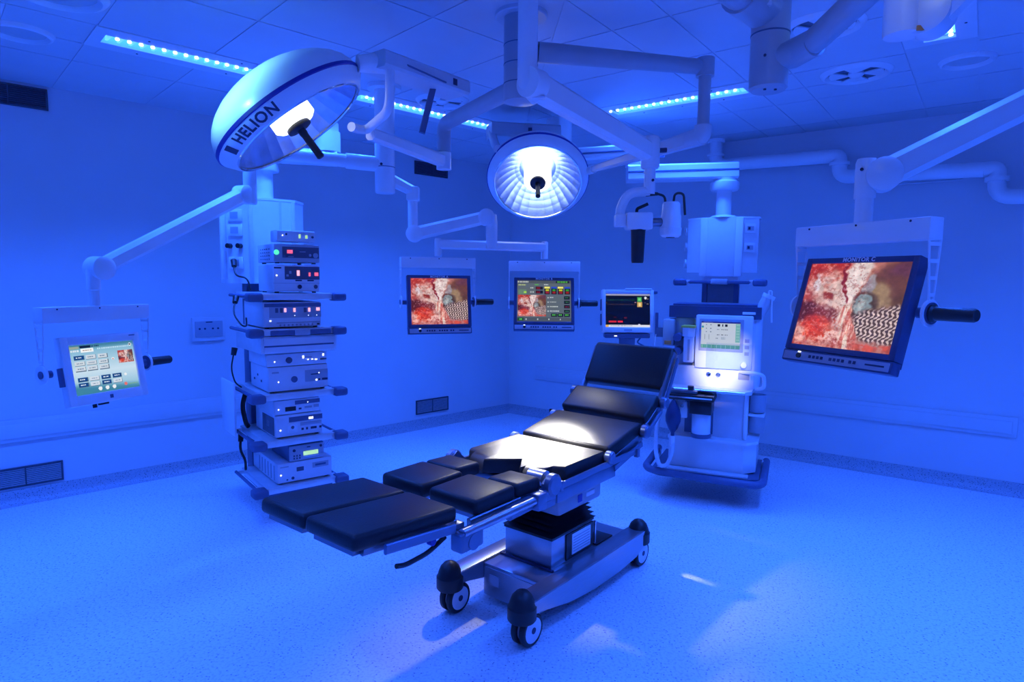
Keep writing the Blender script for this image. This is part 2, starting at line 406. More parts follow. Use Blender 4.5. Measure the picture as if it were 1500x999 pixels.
# ------------------------------------------------------------------ ceiling luminaires
for idx, (c, d, ln, wd, lab) in enumerate(LUMINAIRES):
    t = thing('ceiling_luminaire', lab, 'ceiling light', frame((c.x, c.y, HC), d), 'blue ceiling luminaires')
    h, w = ln / 2, wd / 2; iw = .07
    mb = MB()
    mb.box(-h, h, -w, -iw, -.004, .012); mb.box(-h, h, iw, w, -.004, .012)
    mb.box(-h, -h + .06, -iw, iw, -.004, .012); mb.box(h - .06, h, -iw, iw, -.004, .012)
    obj('frame', mb, 'enamel', t)
    mb = MB(); mb.box(-h + .06, h - .06, -iw, iw, .05, .055)
    mb.box(-h + .06, h - .06, -iw - .004, -iw, .0, .05); mb.box(-h + .06, h - .06, iw, iw + .004, .0, .05)
    obj('reflector', mb, 'lens_glow', t)
    ydot = (-1 if d == U else 1) * (iw - .02)
    n = max(2, int((ln - .12) / .056)); f = MB(); dts = MB()
    for i in range(n):
        x = -h + .06 + (i + .5) * (ln - .12) / n
        f.add([(x - .02, -iw, .012), (x + .02, -iw, .012), (x + .006, iw, .012), (x - .006, iw, .012),
               (x - .006, -iw, .045), (x + .006, -iw, .045), (x + .002, iw, .045), (x - .002, iw, .045)],
              [(0, 1, 2, 3), (4, 5, 6, 7), (0, 1, 5, 4), (2, 3, 7, 6), (1, 2, 6, 5), (0, 3, 7, 4)])
        dts.lathe([(.0, .0), (.009, .002), (.012, .008), (.009, .014), (0, .016)], (x + .028, ydot, -.014), n=8)
    fo = obj('louvre', f, 'lens_fin', t); fo['kind'] = 'stuff'
    do = obj('lamp_points', dts, 'lens_dot', t); do['kind'] = 'stuff'
    for k in range(3):
        for s in (-1, 1):
            x = -h + .25 + k * (ln - .5) / 2
            obj('screw', MB().cyl((x, s * (w - .045), -.006), (x, s * (w - .045), 0), .006, n=8), 'ink_navy', t)

# ------------------------------------------------------------------ ceiling air diffusers
def diffuser(p, r, swirl, label):
    t = thing('air_diffuser', label, 'air vent', at(p.x, p.y, HC), 'round ceiling air diffusers')
    mb = MB(); mb.lathe([(r * .74, .004), (r * .77, -.010), (r * .85, -.022), (r * .93, -.018), (r, -.002), (r, .004)], n=40, cap=False)
    mb2 = MB(); mb2.lathe([(0.0, -.001), (r * .77, -.001), (r * .77, .003), (0, .003)], n=36, cap=False)
    obj('ring', mb, 'enamel', t)
    obj('face_plate', mb2, 'grille_slat' if swirl else 'ceiling_margin', t)
    if swirl:
        for k in range(4):
            a = k * math.pi / 2 + .6; mb = MB()
            pts = []
            for i in range(5):
                b = a + (i / 4) * 1.05
                pts.append((math.cos(b) * r * .74, math.sin(b) * r * .74))
            mb.prism([(math.cos(a) * .03, math.sin(a) * .03)] + pts, -.012, -.005)
            obj('vane', mb, 'enamel', t)
        obj('hub', MB().lathe([(0, -.03), (.03, -.026), (.045, -.012), (.045, 0), (0, 0)], n=18), 'enamel', t)
diffuser(left_pt(2.234, 1.655), .19, True, 'round swirl air diffuser in the ceiling left of the central post')
diffuser(right_pt(3.732, 1.463), .20, True, 'round swirl air diffuser in the ceiling at upper right')
diffuser(right_pt(4.278, 1.354), .14, False, 'small flat round ceiling disc at the far right')
diffuser(left_pt(4.564, 1.098), .15, False, 'flat round ceiling disc at the far left, below another disc')
diffuser(left_pt(4.50, 1.80), .20, False, 'round ceiling disc cut by the top left edge')
diffuser(right_pt(3.72, 2.35), .19, True, 'round air diffuser behind the diagonal arm at the top right')

t = thing('dome_fill_light', 'unseen fill spotlight added at left to brighten the lamp dome', 'ceiling light', at(SPOT_D.x, SPOT_D.y, HC))  # small housing for the added dome fill light
q = (TARGET_D - SPOT_D).normalized()
part('mounting_disc', MB().cyl((SPOT_D.x, SPOT_D.y, HC - .02), (SPOT_D.x, SPOT_D.y, HC), .06, n=24), 'enamel', t)
part('shade', MB().lathe([(.02, -.09), (.05, -.07), (.055, -.01), (.05, -.01), (.045, -.065), (.02, -.08)], SPOT_D, q, n=24, cap=False), 'enamel', t)
# ------------------------------------------------------------------ wall grilles, socket
def grille(s0, s1, z0, z1, slat, label):
    o = K - U * s1
    t = thing('ventilation_grille', label, 'vent grille', frame((o.x, o.y, z0), U), 'rectangular grilles on the left wall')
    W, Hh = s1 - s0, z1 - z0          # local +Y is left of U: into the wall
    mb = MB()
    for b in ((0, W, 0, .012), (0, W, Hh - .012, Hh), (0, .012, 0, Hh), (W - .012, W, 0, Hh), (W * .5 - .004, W * .5 + .004, 0, Hh)):
        mb.box(b[0], b[1], -.012, 0, b[2], b[3])
    obj('frame', mb, 'grille_frame', t)
    obj('backing', MB().box(.004, W - .004, -.002, 0, .004, Hh - .004), 'grille_dark', t)
    n = 9
    for i in range(n):
        z = .012 + (i + .5) * (Hh - .024) / n
        mb = MB(); mb.add([(.012, -.010, z - .004), (W - .012, -.010, z - .004), (W - .012, -.003, z + .004), (.012, -.003, z + .004),
                           (.012, -.012, z - .003), (W - .012, -.012, z - .003), (W - .012, -.005, z + .005), (.012, -.005, z + .005)],
                          [(0, 1, 2, 3), (4, 5, 6, 7), (0, 1, 5, 4), (2, 3, 7, 6), (1, 2, 6, 5), (0, 3, 7, 4)])
        obj('slat', mb, slat, t)
grille(4.315, 4.74, 2.672, 2.812, 'grille_slat', 'dark ventilation grille under the ceiling at the far left')
grille(4.355, 4.78, .117, .257, 'grille_slat_pale', 'slatted grille low on the wall at the far left edge')
grille(.915, 1.33, 2.615, 2.745, 'grille_slat', 'dark grille high on the wall behind the round ceiling post')
grille(.909, 1.33, .152, .30, 'grille_slat_pale', 'slatted grille low on the wall near the room corner')
o = K - U * 3.47
t = thing('wall_socket', 'pale double wall socket plate beside the equipment tower', 'socket', frame((o.x, o.y, 1.05), U))
obj('back_plate', MB().box(0, .25, -.025, 0, 0, .19, .006), 'rail_white', t)
obj('socket_insert', MB().box(.02, .23, -.034, -.024, .035, .16, .004), 'device_grey', t)
for i in range(2):
    h_ = MB(); cx = .072 + i * .10
    for k in (-1, 1): h_.cyl((cx + k * .02, -.036, .1), (cx + k * .02, -.03, .1), .008, n=10)
    obj('contact', h_, 'ink_navy', t)
mb = MB(); mb.box(.10, .15, -.036, -.03, .148, .156); obj('label_strip', mb, 'ink_navy', t)

# ------------------------------------------------------------------ pipe run along the right wall
def rp(tv, n, z): return right_pt(tv, n, z)
t = thing('extraction_pipe', 'white extraction pipe running along the right wall with stepped elbows', 'pipe', frame(rp(2.43, .16, 0), -V))
part('pipe_run', MB().tube([rp(2.43, .16, HC - .01), rp(2.43, .16, 2.60), rp(3.36, .16, 2.582)], .055, 18, .09), 'enamel', t)
part('pipe_run', MB().tube([rp(3.36, .16, 2.582), rp(3.44, .16, 2.58), rp(3.44, .16, 2.41), rp(4.38, .16, 2.38)], .055, 18, .10), 'enamel', t)
part('pipe_run', MB().tube([rp(4.38, .16, 2.38), rp(4.46, .16, 2.38), rp(4.46, .16, 2.18), rp(6.2, .16, 2.14)], .055, 18, .12), 'enamel', t)
for p, q in ((rp(2.43, .16, HC - .03), rp(2.43, .16, HC - .002)), (rp(2.43, .16, 2.68), rp(2.43, .16, 2.70)),
             (rp(3.44, .16, 2.50), rp(3.44, .16, 2.525)), (rp(4.46, .16, 2.29), rp(4.46, .16, 2.32))):
    part('collar', MB().cyl(p, q, .075, n=20), 'enamel', t)
for tv in (3.05, 4.1, 5.4):
    z = 2.59 if tv < 3.5 else (2.395 if tv < 4.5 else 2.17)
    part('wall_bracket', MB().beam(rp(tv, 0, z), rp(tv, .14, z), .02, .02, bev=.004), 'enamel_shade', t)
t = thing('wall_rod', 'thin bent rod fixed to the right wall under the pipe', 'rod', frame(rp(3.77, .05, 2.3), -V))
part('rod', MB().tube([rp(3.77, .0, 2.335), rp(3.77, .05, 2.335), rp(4.262, .05, 2.335), rp(4.262, .05, 2.42), rp(4.262, 0, 2.42)], .008, 8, .02), 'enamel_shade', t)

# ------------------------------------------------------------------ surgical lamps
RO, RG = .365, .312
def lamp_matrix(loc, tgt, twist=0):
    z = (Vector(tgt) - Vector(loc)).normalized(); x = Vector((1, 0, 0)); x = (x - z * x.dot(z)).normalized(); y = z.cross(x)
    M = Matrix(((x.x, y.x, z.x, loc[0]), (x.y, y.y, z.y, loc[1]), (x.z, y.z, z.z, loc[2]), (0, 0, 0, 1)))
    return M @ Matrix.Rotation(twist, 4, 'Z')
def surgical_lamp(loc, tgt, label, lettering=None):
    M = lamp_matrix(loc, tgt)
    t = thing('surgical_lamp', label, 'surgical lamp', M, 'ceiling mounted surgical lamps')
    # outer dome, open towards +z
    prof = [(RO, -.062)] + [(RO * math.cos(a), -.062 - .20 * math.sin(a)) for a in [R_(k * 9) for k in range(1, 10)]] + [(.002, -.262)]
    inner = [(r * .97, z + .012) for r, z in prof[::-1]]
    obj('dome', MB().lathe(prof + inner[1:], n=64, cap=False), 'enamel', t)
    obj('gasket', MB().lathe([(RO - .004, -.068), (RO + .004, -.066), (RO + .005, -.052), (RO - .002, -.048)], n=64, cap=False), 'gasket_blue', t, 'dark blue gasket line')
    rim = obj('rim', MB().lathe([(RO, -.05), (RO - .002, -.044), (RG + .014, .0), (RG + .002, .004), (RG, -.004), (RG, -.02), (RO - .02, -.06)], n=64, cap=False), 'enamel', t)
    obj('trim_ring', MB().lathe([(RG + .004, .003), (RG + .001, .008), (RG - .006, .008), (RG - .008, .002), (RG - .004, -.002)], n=64, cap=False), 'chrome', rim)
    # faceted mirror bowl
    mb = MB(); n = 28
    rings = []
    for k in range(7):
        a = k / 6; r = .10 + (RG - .006 - .10) * a; z = -.19 + .185 * a ** 1.9
        rings.append([Vector((math.cos(2 * math.pi * i / n) * r, math.sin(2 * math.pi * i / n) * r, z)) for i in range(n)])
    for k in range(6):
        for i in range(n):
            j = (i + 1) % n
            mb.add([rings[k][i], rings[k][j], rings[k + 1][j], rings[k + 1][i]], [(0, 1, 2, 3)])
    mb.add([Vector((0, 0, -.192))] + rings[0], [(0, 1 + i, 1 + (i + 1) % n) for i in range(n)])
    ref = obj('reflector', mb, 'reflector', t)
    ref.data.polygons.foreach_set('use_smooth', [False] * len(ref.data.polygons))
    obj('lamp_core', MB().lathe([(.0, -.185), (.098, -.185), (.100, -.03), (.086, -.018), (.0, -.018)], n=32), 'lamp_core', t, 'glowing frosted light core')
    obj('front_glass', MB().lathe([(.06, -.004), (RG - .004, -.004), (RG - .004, -.001), (.06, -.001)], n=48, cap=False), 'front_glass', t)
    hd = obj('handle', MB().lathe([(.0, .0), (.019, .0), (.019, .03), (.0165, .04), (.0175, .15), (.012, .155), (.0, .155)], n=20), 'black_rubber', t, 'black grip handle')
    obj('handle_disc', MB().lathe([(.0, -.012), (.055, -.012), (.058, -.004), (.056, .006), (.03, .012), (.0, .012)], n=28), 'black_rubber', hd)
    if lettering:
        # letters wrapped round the sloping rim
        mid_r, mid_z = (RO + RG + .012) / 2, -.022
        sl = Vector((RG + .014 - RO + .002, .044)); sl.normalize()     # slope towards the glass (r, z)
        nrm = Vector((-sl.y, sl.x)); nrm = nrm if nrm.x > 0 else -nrm
        def wrap(mb, phi0):
            vs = []
            for p in mb.v:
                ph = phi0 - p.x / mid_r
                r = mid_r + -sl.x * p.y + nrm.x * (p.z + .0012); z = mid_z - sl.y * p.y + nrm.y * (p.z + .0012)
                vs.append(Vector((math.cos(ph) * r, math.sin(ph) * r, z)))
            mb.v = vs; return mb
        txt = text_mesh(lettering, .062, .0006, 1.12, .0016)
        phi = R_(LETTER_DEG)
        obj('lettering', wrap(txt, phi), 'ink_navy', rim, 'dark lettering on the rim')
        sq = MB()
        for i in range(5):
            for k in range(5):
                a, b_ = -.17 - .028 + i * .0072, -.024 + k * .0096
                sq.box(a, a + .0072, b_, b_ + .0096, -.0006, .0006)
        obj('emblem', wrap(sq, phi), 'ink_navy', rim, 'small dark square emblem')
    return t, M
LETTER_DEG = 101
YA1, YB1, YB2 = 2, 12, 140
lampA, MA = surgical_lamp(LAMP_A, TARGET_A, 'tilted domed surgical lamp at left with dark lettering on its rim', 'HELION')
lampB, MBm = surgical_lamp(LAMP_B, TARGET_B, 'domed surgical lamp at centre facing the viewer, glass glowing white')
assumed_lamp, MC = surgical_lamp(ASSUMED_LAMP, TARGET_C, 'assumed surgical lamp hung above the viewer, outside the picture')  # assumed lamp out of view, added to light the anaesthesia machine front

# ------------------------------------------------------------------ central ceiling column with the two lamp arms
AX = Vector((.03, 3.15, 0))
t = thing('lamp_ceiling_mount', 'thick round ceiling column at centre carrying both lamp arms', 'ceiling mount', at(AX.x, AX.y, 2.42))
part('column', MB().lathe([(.082, 2.44), (.080, 2.42), (.05, 2.415)][::-1] + [(.082, HC)], (AX.x, AX.y, 0), n=32), 'arm_grey', t)
part('ceiling_flange', MB().lathe([(.12, HC - .02), (.125, HC - .016), (.125, HC), (.085, HC)], (AX.x, AX.y, 0), n=32), 'enamel_shade', t)
for z in (2.50, 2.59, 2.68):
    part('joint_line', MB().lathe([(.0825, z), (.0835, z + .001), (.0835, z + .004), (.0825, z + .005)], (AX.x, AX.y, 0), n=32, cap=False), 'bumper_blue', t)
def pin(root, p, q, r, m='ink_navy'): part('screw', MB().cyl(p, q, r, n=10), m, root)
# lamp at left: lower arm of the column, drop tube, arm, yoke
F = Vector((-.427, 3.93, 2.50))
t = thing('lamp_boom', 'jointed white arm holding the tilted lamp at left', 'lamp arm', at(F.x, F.y, 2.28), 'lamp suspension arms')
part('horizontal_arm', MB().tube([(AX.x - .045, AX.y + .075, 2.50), F, F + Vector((0, 0, -.16))], .042, 18, .06), 'arm_grey', t)
part('drop_tube', MB().cyl(F + Vector((0, 0, -.11)), F + Vector((0, 0, -.23)), .036, n=20), 'arm_grey', t)
def rimpt(M, deg, r=RO + .01, z=-.055): return M @ Vector((math.cos(R_(deg)) * r, math.sin(R_(deg)) * r, z))
pivA = rimpt(MA, YA1); pivB = Vector((-.755, 3.0, 2.262))
elbow = F + Vector((0, 0, -.22))
low = pivB + (elbow - pivB).normalized() * .16
part('spring_arm', MB().beam(elbow, low, .055, .075, .05, .06), 'enamel', t)
part('elbow_joint', MB().cyl(elbow + Vector((0, 0, -.05)), elbow + Vector((0, 0, .05)), .045, n=20), 'enamel', t)
bx0 = pivA + Vector((.06, .02, .02)); bx1 = bx0 + Vector((.33, .42, .0))
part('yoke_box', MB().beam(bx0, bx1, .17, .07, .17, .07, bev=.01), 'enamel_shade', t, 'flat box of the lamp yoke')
part('top_pivot', MB().cyl(pivA, bx0 + Vector((.04, .03, 0)), .035, .045, n=18), 'enamel', t)
yb = bx0 + Vector((.07, .02, -.03))
part('yoke_tube', MB().tube([yb, yb + Vector((.0, .0, -.17)), low + Vector((-.02, -.01, .01)), pivB], .021, 14, .09), 'enamel', t)
part('lower_pivot', MB().cyl(pivB, pivB + (low - pivB).normalized() * .05, .022, n=16), 'enamel', t)
dn = (bx1 - bx0).normalized(); sd = dn.cross(Vector((0, 0, 1)))
q = bx0 + (bx1 - bx0) * .8
part('port', MB().beam(q + sd * .086 - dn * .013, q + sd * .086 + dn * .013, .004, .03, bev=.001), 'ink_navy', t)
part('cable', MB().tube([bx0 + dn * .12 + sd * .08, bx0 + dn * .2 + sd * .13 - Vector((0, 0, .03)), bx0 + dn * .36 + sd * .09 - Vector((0, 0, .02))], .004, 6, .05), 'bumper_blue', t)
part('strap', MB().beam(q - dn * .06 + Vector((0, 0, -.02)), q - dn * .10 + Vector((-.03, .02, -.24)), .03, .03, bev=.004), 'bumper_blue', t, 'dark hanging strap')
# lamp at centre: upper arm of the column to the right, drop tube, arm back to the lamp
E_ = Vector((.943, 3.22, 2.615))
t = thing('lamp_boom', 'grey arm reaching right from the column, then dropping to the front-facing lamp', 'lamp arm', at(E_.x, E_.y, 2.27), 'lamp suspension arms')
part('horizontal_arm', MB().tube([(AX.x + .084, AX.y, 2.655), (AX.x + .2, AX.y + .01, 2.65), E_], [.048, .046, .036], 18), 'arm_grey', t)
part('arm_end', MB().cyl(E_ + Vector((0, 0, -.045)), E_ + Vector((0, 0, .042)), .044, n=22), 'arm_grey', t)
part('drop_tube', MB().cyl(E_ + Vector((0, 0, -.03)), E_ + Vector((0, 0, -.30)), .030, n=20), 'arm_grey', t)
el = E_ + Vector((0, 0, -.33))
pB = rimpt(MBm, YB1); nB = (el - pB).normalized()
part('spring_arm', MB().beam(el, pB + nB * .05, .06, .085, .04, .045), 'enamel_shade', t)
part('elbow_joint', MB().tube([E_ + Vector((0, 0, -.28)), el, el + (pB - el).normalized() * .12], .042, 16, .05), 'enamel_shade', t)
part('rim_pivot', MB().cyl(pB - nB * .02, pB + nB * .08, .03, n=18), 'enamel', t)
pL = rimpt(MBm, YB2)
bo = MBm @ Vector((0, 0, -.34)); bo = Vector((.075, 4.80, 2.66))
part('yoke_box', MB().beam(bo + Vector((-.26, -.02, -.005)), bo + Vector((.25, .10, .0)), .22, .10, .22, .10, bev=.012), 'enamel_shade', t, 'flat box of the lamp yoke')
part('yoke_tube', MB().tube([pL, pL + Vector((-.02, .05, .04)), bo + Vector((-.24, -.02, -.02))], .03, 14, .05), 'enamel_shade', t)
part('back_stem', MB().cyl(MBm @ Vector((0, 0, -.262)), bo + Vector((0, .02, -.02)), .05, n=18), 'enamel_shade', t)
part('port', MB().box(bo.x + .03, bo.x + .058, bo.y - .075, bo.y - .07, bo.z - .02, bo.z + .012), 'ink_navy', t)
# added arm for the assumed lamp outside the picture
t = thing('lamp_boom', 'added short arm of the assumed lamp above the viewer, outside the picture', 'lamp arm', at(ASSUMED_LAMP.x, ASSUMED_LAMP.y - .1, 2.6), 'lamp suspension arms')
part('stem', MB().tube([MC @ Vector((0, 0, -.25)), MC @ Vector((0, 0, -.32)), (ASSUMED_LAMP.x - .25, ASSUMED_LAMP.y - .35, HC)], .03, 14, .05), 'enamel', t)

# ------------------------------------------------------------------ camera arm with camera head
A0 = Vector((.055, 2.75, 0)); E1 = Vector((.672, 3.20, 2.20))
J = Vector((.075, 2.76, 2.385))
t = thing('camera_boom', 'long white spring arm slanting from the front ceiling tube to the camera', 'camera arm', at(A0.x, A0.y, 2.34))
part('ceiling_tube', MB().cyl((A0.x, A0.y, 2.44), (A0.x, A0.y, HC), .042, n=24), 'enamel', t)
part('shoulder', MB().tube([(A0.x, A0.y, 2.45), (A0.x, A0.y, 2.385), (A0.x + .05, A0.y + .035, 2.345)], .043, 20, .03), 'enamel', t)
part('shoulder_disc', MB().cyl(J + Vector((-.02, -.045, .0)), J + Vector((.03, .01, 0)), .062, n=28), 'enamel', t)
part('spring_arm', MB().beam(J + Vector((.03, .015, -.005)), E1, .075, .115, .07, .095, bev=.016), 'enamel', t)
part('label_plate', MB().box(A0.x + .02, A0.x + .075, A0.y - .028, A0.y + .03, 2.323, 2.332), 'device_white', t)
part('wrist_joint', MB().lathe([(.0, -.08), (.04, -.08), (.046, -.07), (.046, .06), (.04, .075), (0, .08)], E1 + Vector((.01, .01, 0)), n=24), 'enamel', t)
W = E1 + Vector((.01, .01, 0))
part('wrist_tube', MB().cyl(W + Vector((0, 0, -.07)), W + Vector((0, 0, -.205)), .028, n=20), 'enamel', t)
part('knob', MB().cyl(W + Vector((.045, 0, .01)), W + Vector((.08, 0, .012)), .012, n=12), 'ink_navy', t)
pin(t, W + Vector((.01, -.032, -.14)), W + Vector((.01, -.026, -.14)), .007)
t = thing('surgical_camera', 'white camera head with black grip hanging from the spring arm', 'camera', at(W.x, W.y, 1.66))
hb = Vector((W.x - .055, W.y, 1.862))
part('curved_bracket', MB().tube([W + Vector((0, 0, -.19)), W + Vector((-.11, 0, -.20)), W + Vector((-.145, 0, -.29)), (hb.x - .085, hb.y, hb.z)], .024, 16, .10, 8), 'enamel', t)
part('hinge_block', MB().box(hb.x - .115, hb.x - .06, hb.y - .03, hb.y + .03, hb.z - .03, hb.z + .03, .006), 'enamel', t)
part('housing', MB().box(hb.x - .06, hb.x + .07, hb.y - .045, hb.y + .045, hb.z - .045, hb.z + .04, .01), 'enamel', t)
part('handle', MB().lathe([(0, -.21), (.028, -.21), (.031, -.2), (.036, -.05), (.042, -.04), (.042, -.02), (0, -.02)], (hb.x + .005, hb.y, hb.z), n=24), 'black_rubber', t, 'black cylindrical grip')
part('shaft', MB().cyl((hb.x + .06, hb.y, hb.z - .005), (hb.x + .14, hb.y, hb.z - .005), .022, n=16), 'steel_dark', t)
cx = hb.x + .168
part('camera_barrel', MB().lathe([(0, -.095), (.040, -.095), (.052, -.085), (.054, -.05), (.050, -.045), (.050, .01), (.046, .02), (.044, .07), (.036, .08), (0, .08)], (cx, hb.y, hb.z + .015), n=28), 'enamel', t)
part('lens', MB().cyl((cx, hb.y, hb.z - .083), (cx, hb.y, hb.z - .079), .022, n=18), 'black_plastic', t)
part('cable', MB().tube([(cx - .03, hb.y, hb.z + .09), (cx - .035, hb.y, hb.z + .125), (cx - .07, hb.y, hb.z + .135)], .006, 8, .03), 'black_rubber', t)
part('plug', MB().cyl((cx - .07, hb.y, hb.z + .135), (cx - .13, hb.y, hb.z + .135), .008, .014, n=12), 'black_rubber', t)
part('cable', MB().tube([(cx + .01, hb.y, hb.z + .09), (cx + .015, hb.y, hb.z + .14), (cx + .06, hb.y, hb.z + .14), (cx + .065, hb.y - .02, hb.z + .03)], .006, 8, .04), 'black_rubber', t)
part('lock_lever', MB().tube([(hb.x - .005, hb.y, hb.z + .035), (hb.x - .005, hb.y, hb.z + .06), (hb.x + .05, hb.y, hb.z + .085)], .008, 8, .01), 'black_rubber', t)

# ------------------------------------------------------------------ display pictures
def canvas(w, h, col): a = np.zeros((h, w, 3)); a[:] = col; return a
def rect(a, x0, y0, x1, y1, col):
    h, w = a.shape[:2]; a[int(round(y0 * h)):max(int(round(y1 * h)), int(round(y0 * h)) + 1), int(round(x0 * w)):max(int(round(x1 * w)), int(round(x0 * w)) + 1)] = col
def disc(a, cx, cy, r, col):
    h, w = a.shape[:2]; yy, xx = np.mgrid[0:h, 0:w]; m = ((xx + .5) / w - cx) ** 2 + (((yy + .5) / h - cy) * h / w) ** 2 < r * r; a[m] = col
def vnoise(u, v, sc, seed):
    rng = np.random.RandomState(seed); g = rng.rand(64, 64)
    x = u * sc; y = v * sc; xi = np.floor(x).astype(int); yi = np.floor(y).astype(int); fx = x - xi; fy = y - yi
    fx = fx * fx * (3 - 2 * fx); fy = fy * fy * (3 - 2 * fy)
    q = lambda i, j: g[np.mod(j, 64), np.mod(i, 64)]
    return (q(xi, yi) * (1 - fx) + q(xi + 1, yi) * fx) * (1 - fy) + (q(xi, yi + 1) * (1 - fx) + q(xi + 1, yi + 1) * fx) * fy
def fbm(u, v, sc, seed): return .5 * vnoise(u, v, sc, seed) + .28 * vnoise(u, v, sc * 2.1, seed + 1) + .22 * vnoise(u, v, sc * 4.3, seed + 2)
def mixc(a, col, m): m = np.clip(m, 0, 1)[..., None]; return a * (1 - m) + np.array(col) * m
def sm(e0, e1, x): t = np.clip((x - e0) / (e1 - e0), 0, 1); return t * t * (3 - 2 * t)
def tissue(w, h):
    yy, xx = np.mgrid[0:h, 0:w]; u = (xx + .5) / w; v = (yy + .5) / h
    du = (fbm(u, v, 5, 1) - .5) * .16; dv = (fbm(u, v, 5, 9) - .5) * .16
    U_ = u + du; V_ = v + dv
    blob = lambda cx, cy, rx, ry, s=.35: 1 - sm(1 - s, 1 + s, np.sqrt(((U_ - cx) / rx) ** 2 + ((V_ - cy) / ry) ** 2))
    n1 = fbm(u, v, 9, 21); n2 = fbm(u, v, 22, 31)
    a = np.zeros((h, w, 3)); a[:] = (.80, .50, .45)
    a = mixc(a, (.66, .22, .18), sm(.44, .64, n1) * .8)
    a = mixc(a, (.72, .18, .10), blob(.14, .06, .30, .14)); a = mixc(a, (.84, .70, .66), blob(.24, .30, .19, .22) * sm(.3, .55, n1 + .12))
    a = mixc(a, (.86, .74, .70), blob(.37, .46, .13, .15) * .9); a = mixc(a, (.86, .80, .82), blob(.10, .24, .04, .12))
    a = mixc(a, (.55, .14, .08), blob(.25, .42, .08, .05) * .9)
    a = mixc(a, (.30, .06, .06), blob(.06, .60, .17, .13)); a = mixc(a, (.42, .10, .10), blob(.30, .60, .20, .06) * .8)
    a = mixc(a, (.85, .22, .08), blob(.22, .80, .16, .15)); a = mixc(a, (.90, .62, .56), blob(.06, .88, .09, .09) * sm(.35, .55, n1))
    a = mixc(a, (.88, .68, .64), blob(.42, .86, .16, .14) * sm(.4, .6, n2))
    a = mixc(a, (.42, .25, .18), blob(.90, .22, .24, .34)); a = mixc(a, (.40, .22, .26), blob(.97, .04, .16, .10))
    a = mixc(a, (.62, .50, .36), blob(.79, .38, .10, .17)); a = mixc(a, (.35, .22, .14), blob(.96, .50, .10, .16) * .8)
    cw = .12 - .06 * V_; a = mixc(a, (.90, .83, .81), (1 - sm(cw * .7, cw * 1.25, np.abs(U_ - .52 + .02 * V_))) * (1 - sm(.42, .56, V_)))
    a = mixc(a, (.50, .08, .10), (1 - sm(.008, .022, np.abs(U_ - (.36 + .27 * V_)))) * (1 - sm(.40, .48, V_)))
    a = mixc(a, (.62, .58, .60), blob(.69, .24, .06, .12, .2)); a = mixc(a, (.22, .14, .12), blob(.66, .49, .10, .15) * .9)
    a = mixc(a, (.50, .56, .57), blob(.655, .47, .068, .10, .15)); a = mixc(a, (.66, .70, .70), blob(.65, .49, .03, .05) * .8)
    mesh = sm(.60, .66, U_ + .12 * (V_ - .6)) * sm(.50, .58, V_ - .18 * (.8 - U_) + .02) * (1 - sm(.86, .93, V_ + .06 * (1 - U_)))
    kx = u * 23 + v * 8 + .35 * np.sin(v * 60); ky = v * 24 - u * 6
    knit = sm(-.25, .55, np.sin(kx * 2 * math.pi) + .6 * np.sin(ky * 2 * math.pi))
    a = mixc(a, (.30, .20, .20), mesh); a = mixc(a, (.84, .74, .70), mesh * knit)
    m2 = blob(.46, .68, .07, .10) * .7; a = mixc(a, (.80, .72, .70), m2 * knit)
    c0 = .50 + .07 * (V_ - .5); bw = .045 + .11 * np.clip(V_ - .42, 0, 1)
    band = (1 - sm(bw * .75, bw * 1.15, np.abs(U_ - c0 - .03))) * sm(.42, .50, V_)
    st = fbm(u * 5, v * .7, 9, 51); a = mixc(a, (.90, .62, .55), band); a = mixc(a, (.93, .84, .78), band * sm(.5, .62, st)); a = mixc(a, (.72, .26, .22), band * sm(.5, .36, st) * .7)
    a = mixc(a, (.78, .30, .22), blob(.86, .97, .22, .07) * sm(.4, .6, n2))
    n3 = fbm(u, v, 40, 71); lf = (1 - mesh) * (1 - sm(.60, .72, u)); a = mixc(a, (.93, .80, .76), sm(.54, .70, n3) * .40 * lf); a = mixc(a, (.50, .12, .09), sm(.44, .30, n3) * .35 * lf)
    a *= (.84 + .34 * n2)[..., None]
    return np.clip(a, 0, 1)
def screen_obj(name, pix, w, h, parent, M):
    """flat lit panel, one small quad per picture cell; local plane x right, z up, facing -y"""
    H_, W_ = pix.shape[:2]
    xs = np.linspace(-w / 2, w / 2, W_ + 1); zs = np.linspace(h / 2, -h / 2, H_ + 1)
    gx, gz = np.meshgrid(xs, zs); n = gx.size
    co = np.stack([gx.ravel(), np.zeros(n), gz.ravel()], 1)
    co = co @ np.array(M.to_3x3()).T + np.array(M.translation)
    i, j = np.mgrid[0:H_, 0:W_]; a = i * (W_ + 1) + j
    f = np.stack([a + W_ + 1, a + W_ + 2, a + 1, a], -1).reshape(-1, 4)
    me = bpy.data.meshes.new(name); me.vertices.add(n); me.vertices.foreach_set('co', co.ravel().astype(np.float32))
    me.loops.add(f.size); me.loops.foreach_set('vertex_index', f.ravel().astype(np.int32))
    me.polygons.add(len(f)); me.polygons.foreach_set('loop_start', (np.arange(len(f)) * 4).astype(np.int32))
    me.update(calc_edges=True)
    at_ = me.attributes.new('picture', 'FLOAT_COLOR', 'CORNER')
    c = pix.reshape(-1, 3); l = np.where(c <= .04045, c / 12.92, ((c + .055) / 1.055) ** 2.4)
    at_.data.foreach_set('color', np.repeat(np.concatenate([l, np.ones((len(l), 1))], 1), 4, 0).ravel().astype(np.float32))
    me.materials.append(MATS['display'])
    o = bpy.data.objects.new(name, me); COL.objects.link(o); o.parent = parent; return o
def dashes(a, x0, y0, x1, y1, col, seed, n=8):
    r = random.Random(seed); x = x0
    while x < x1 - .005:
        d = r.uniform(.008, .03); rect(a, x, y0, min(x + d, x1), y1, col); x += d + .008
TISSUE = tissue(176, 141)
TSMALL = tissue(64, 50)

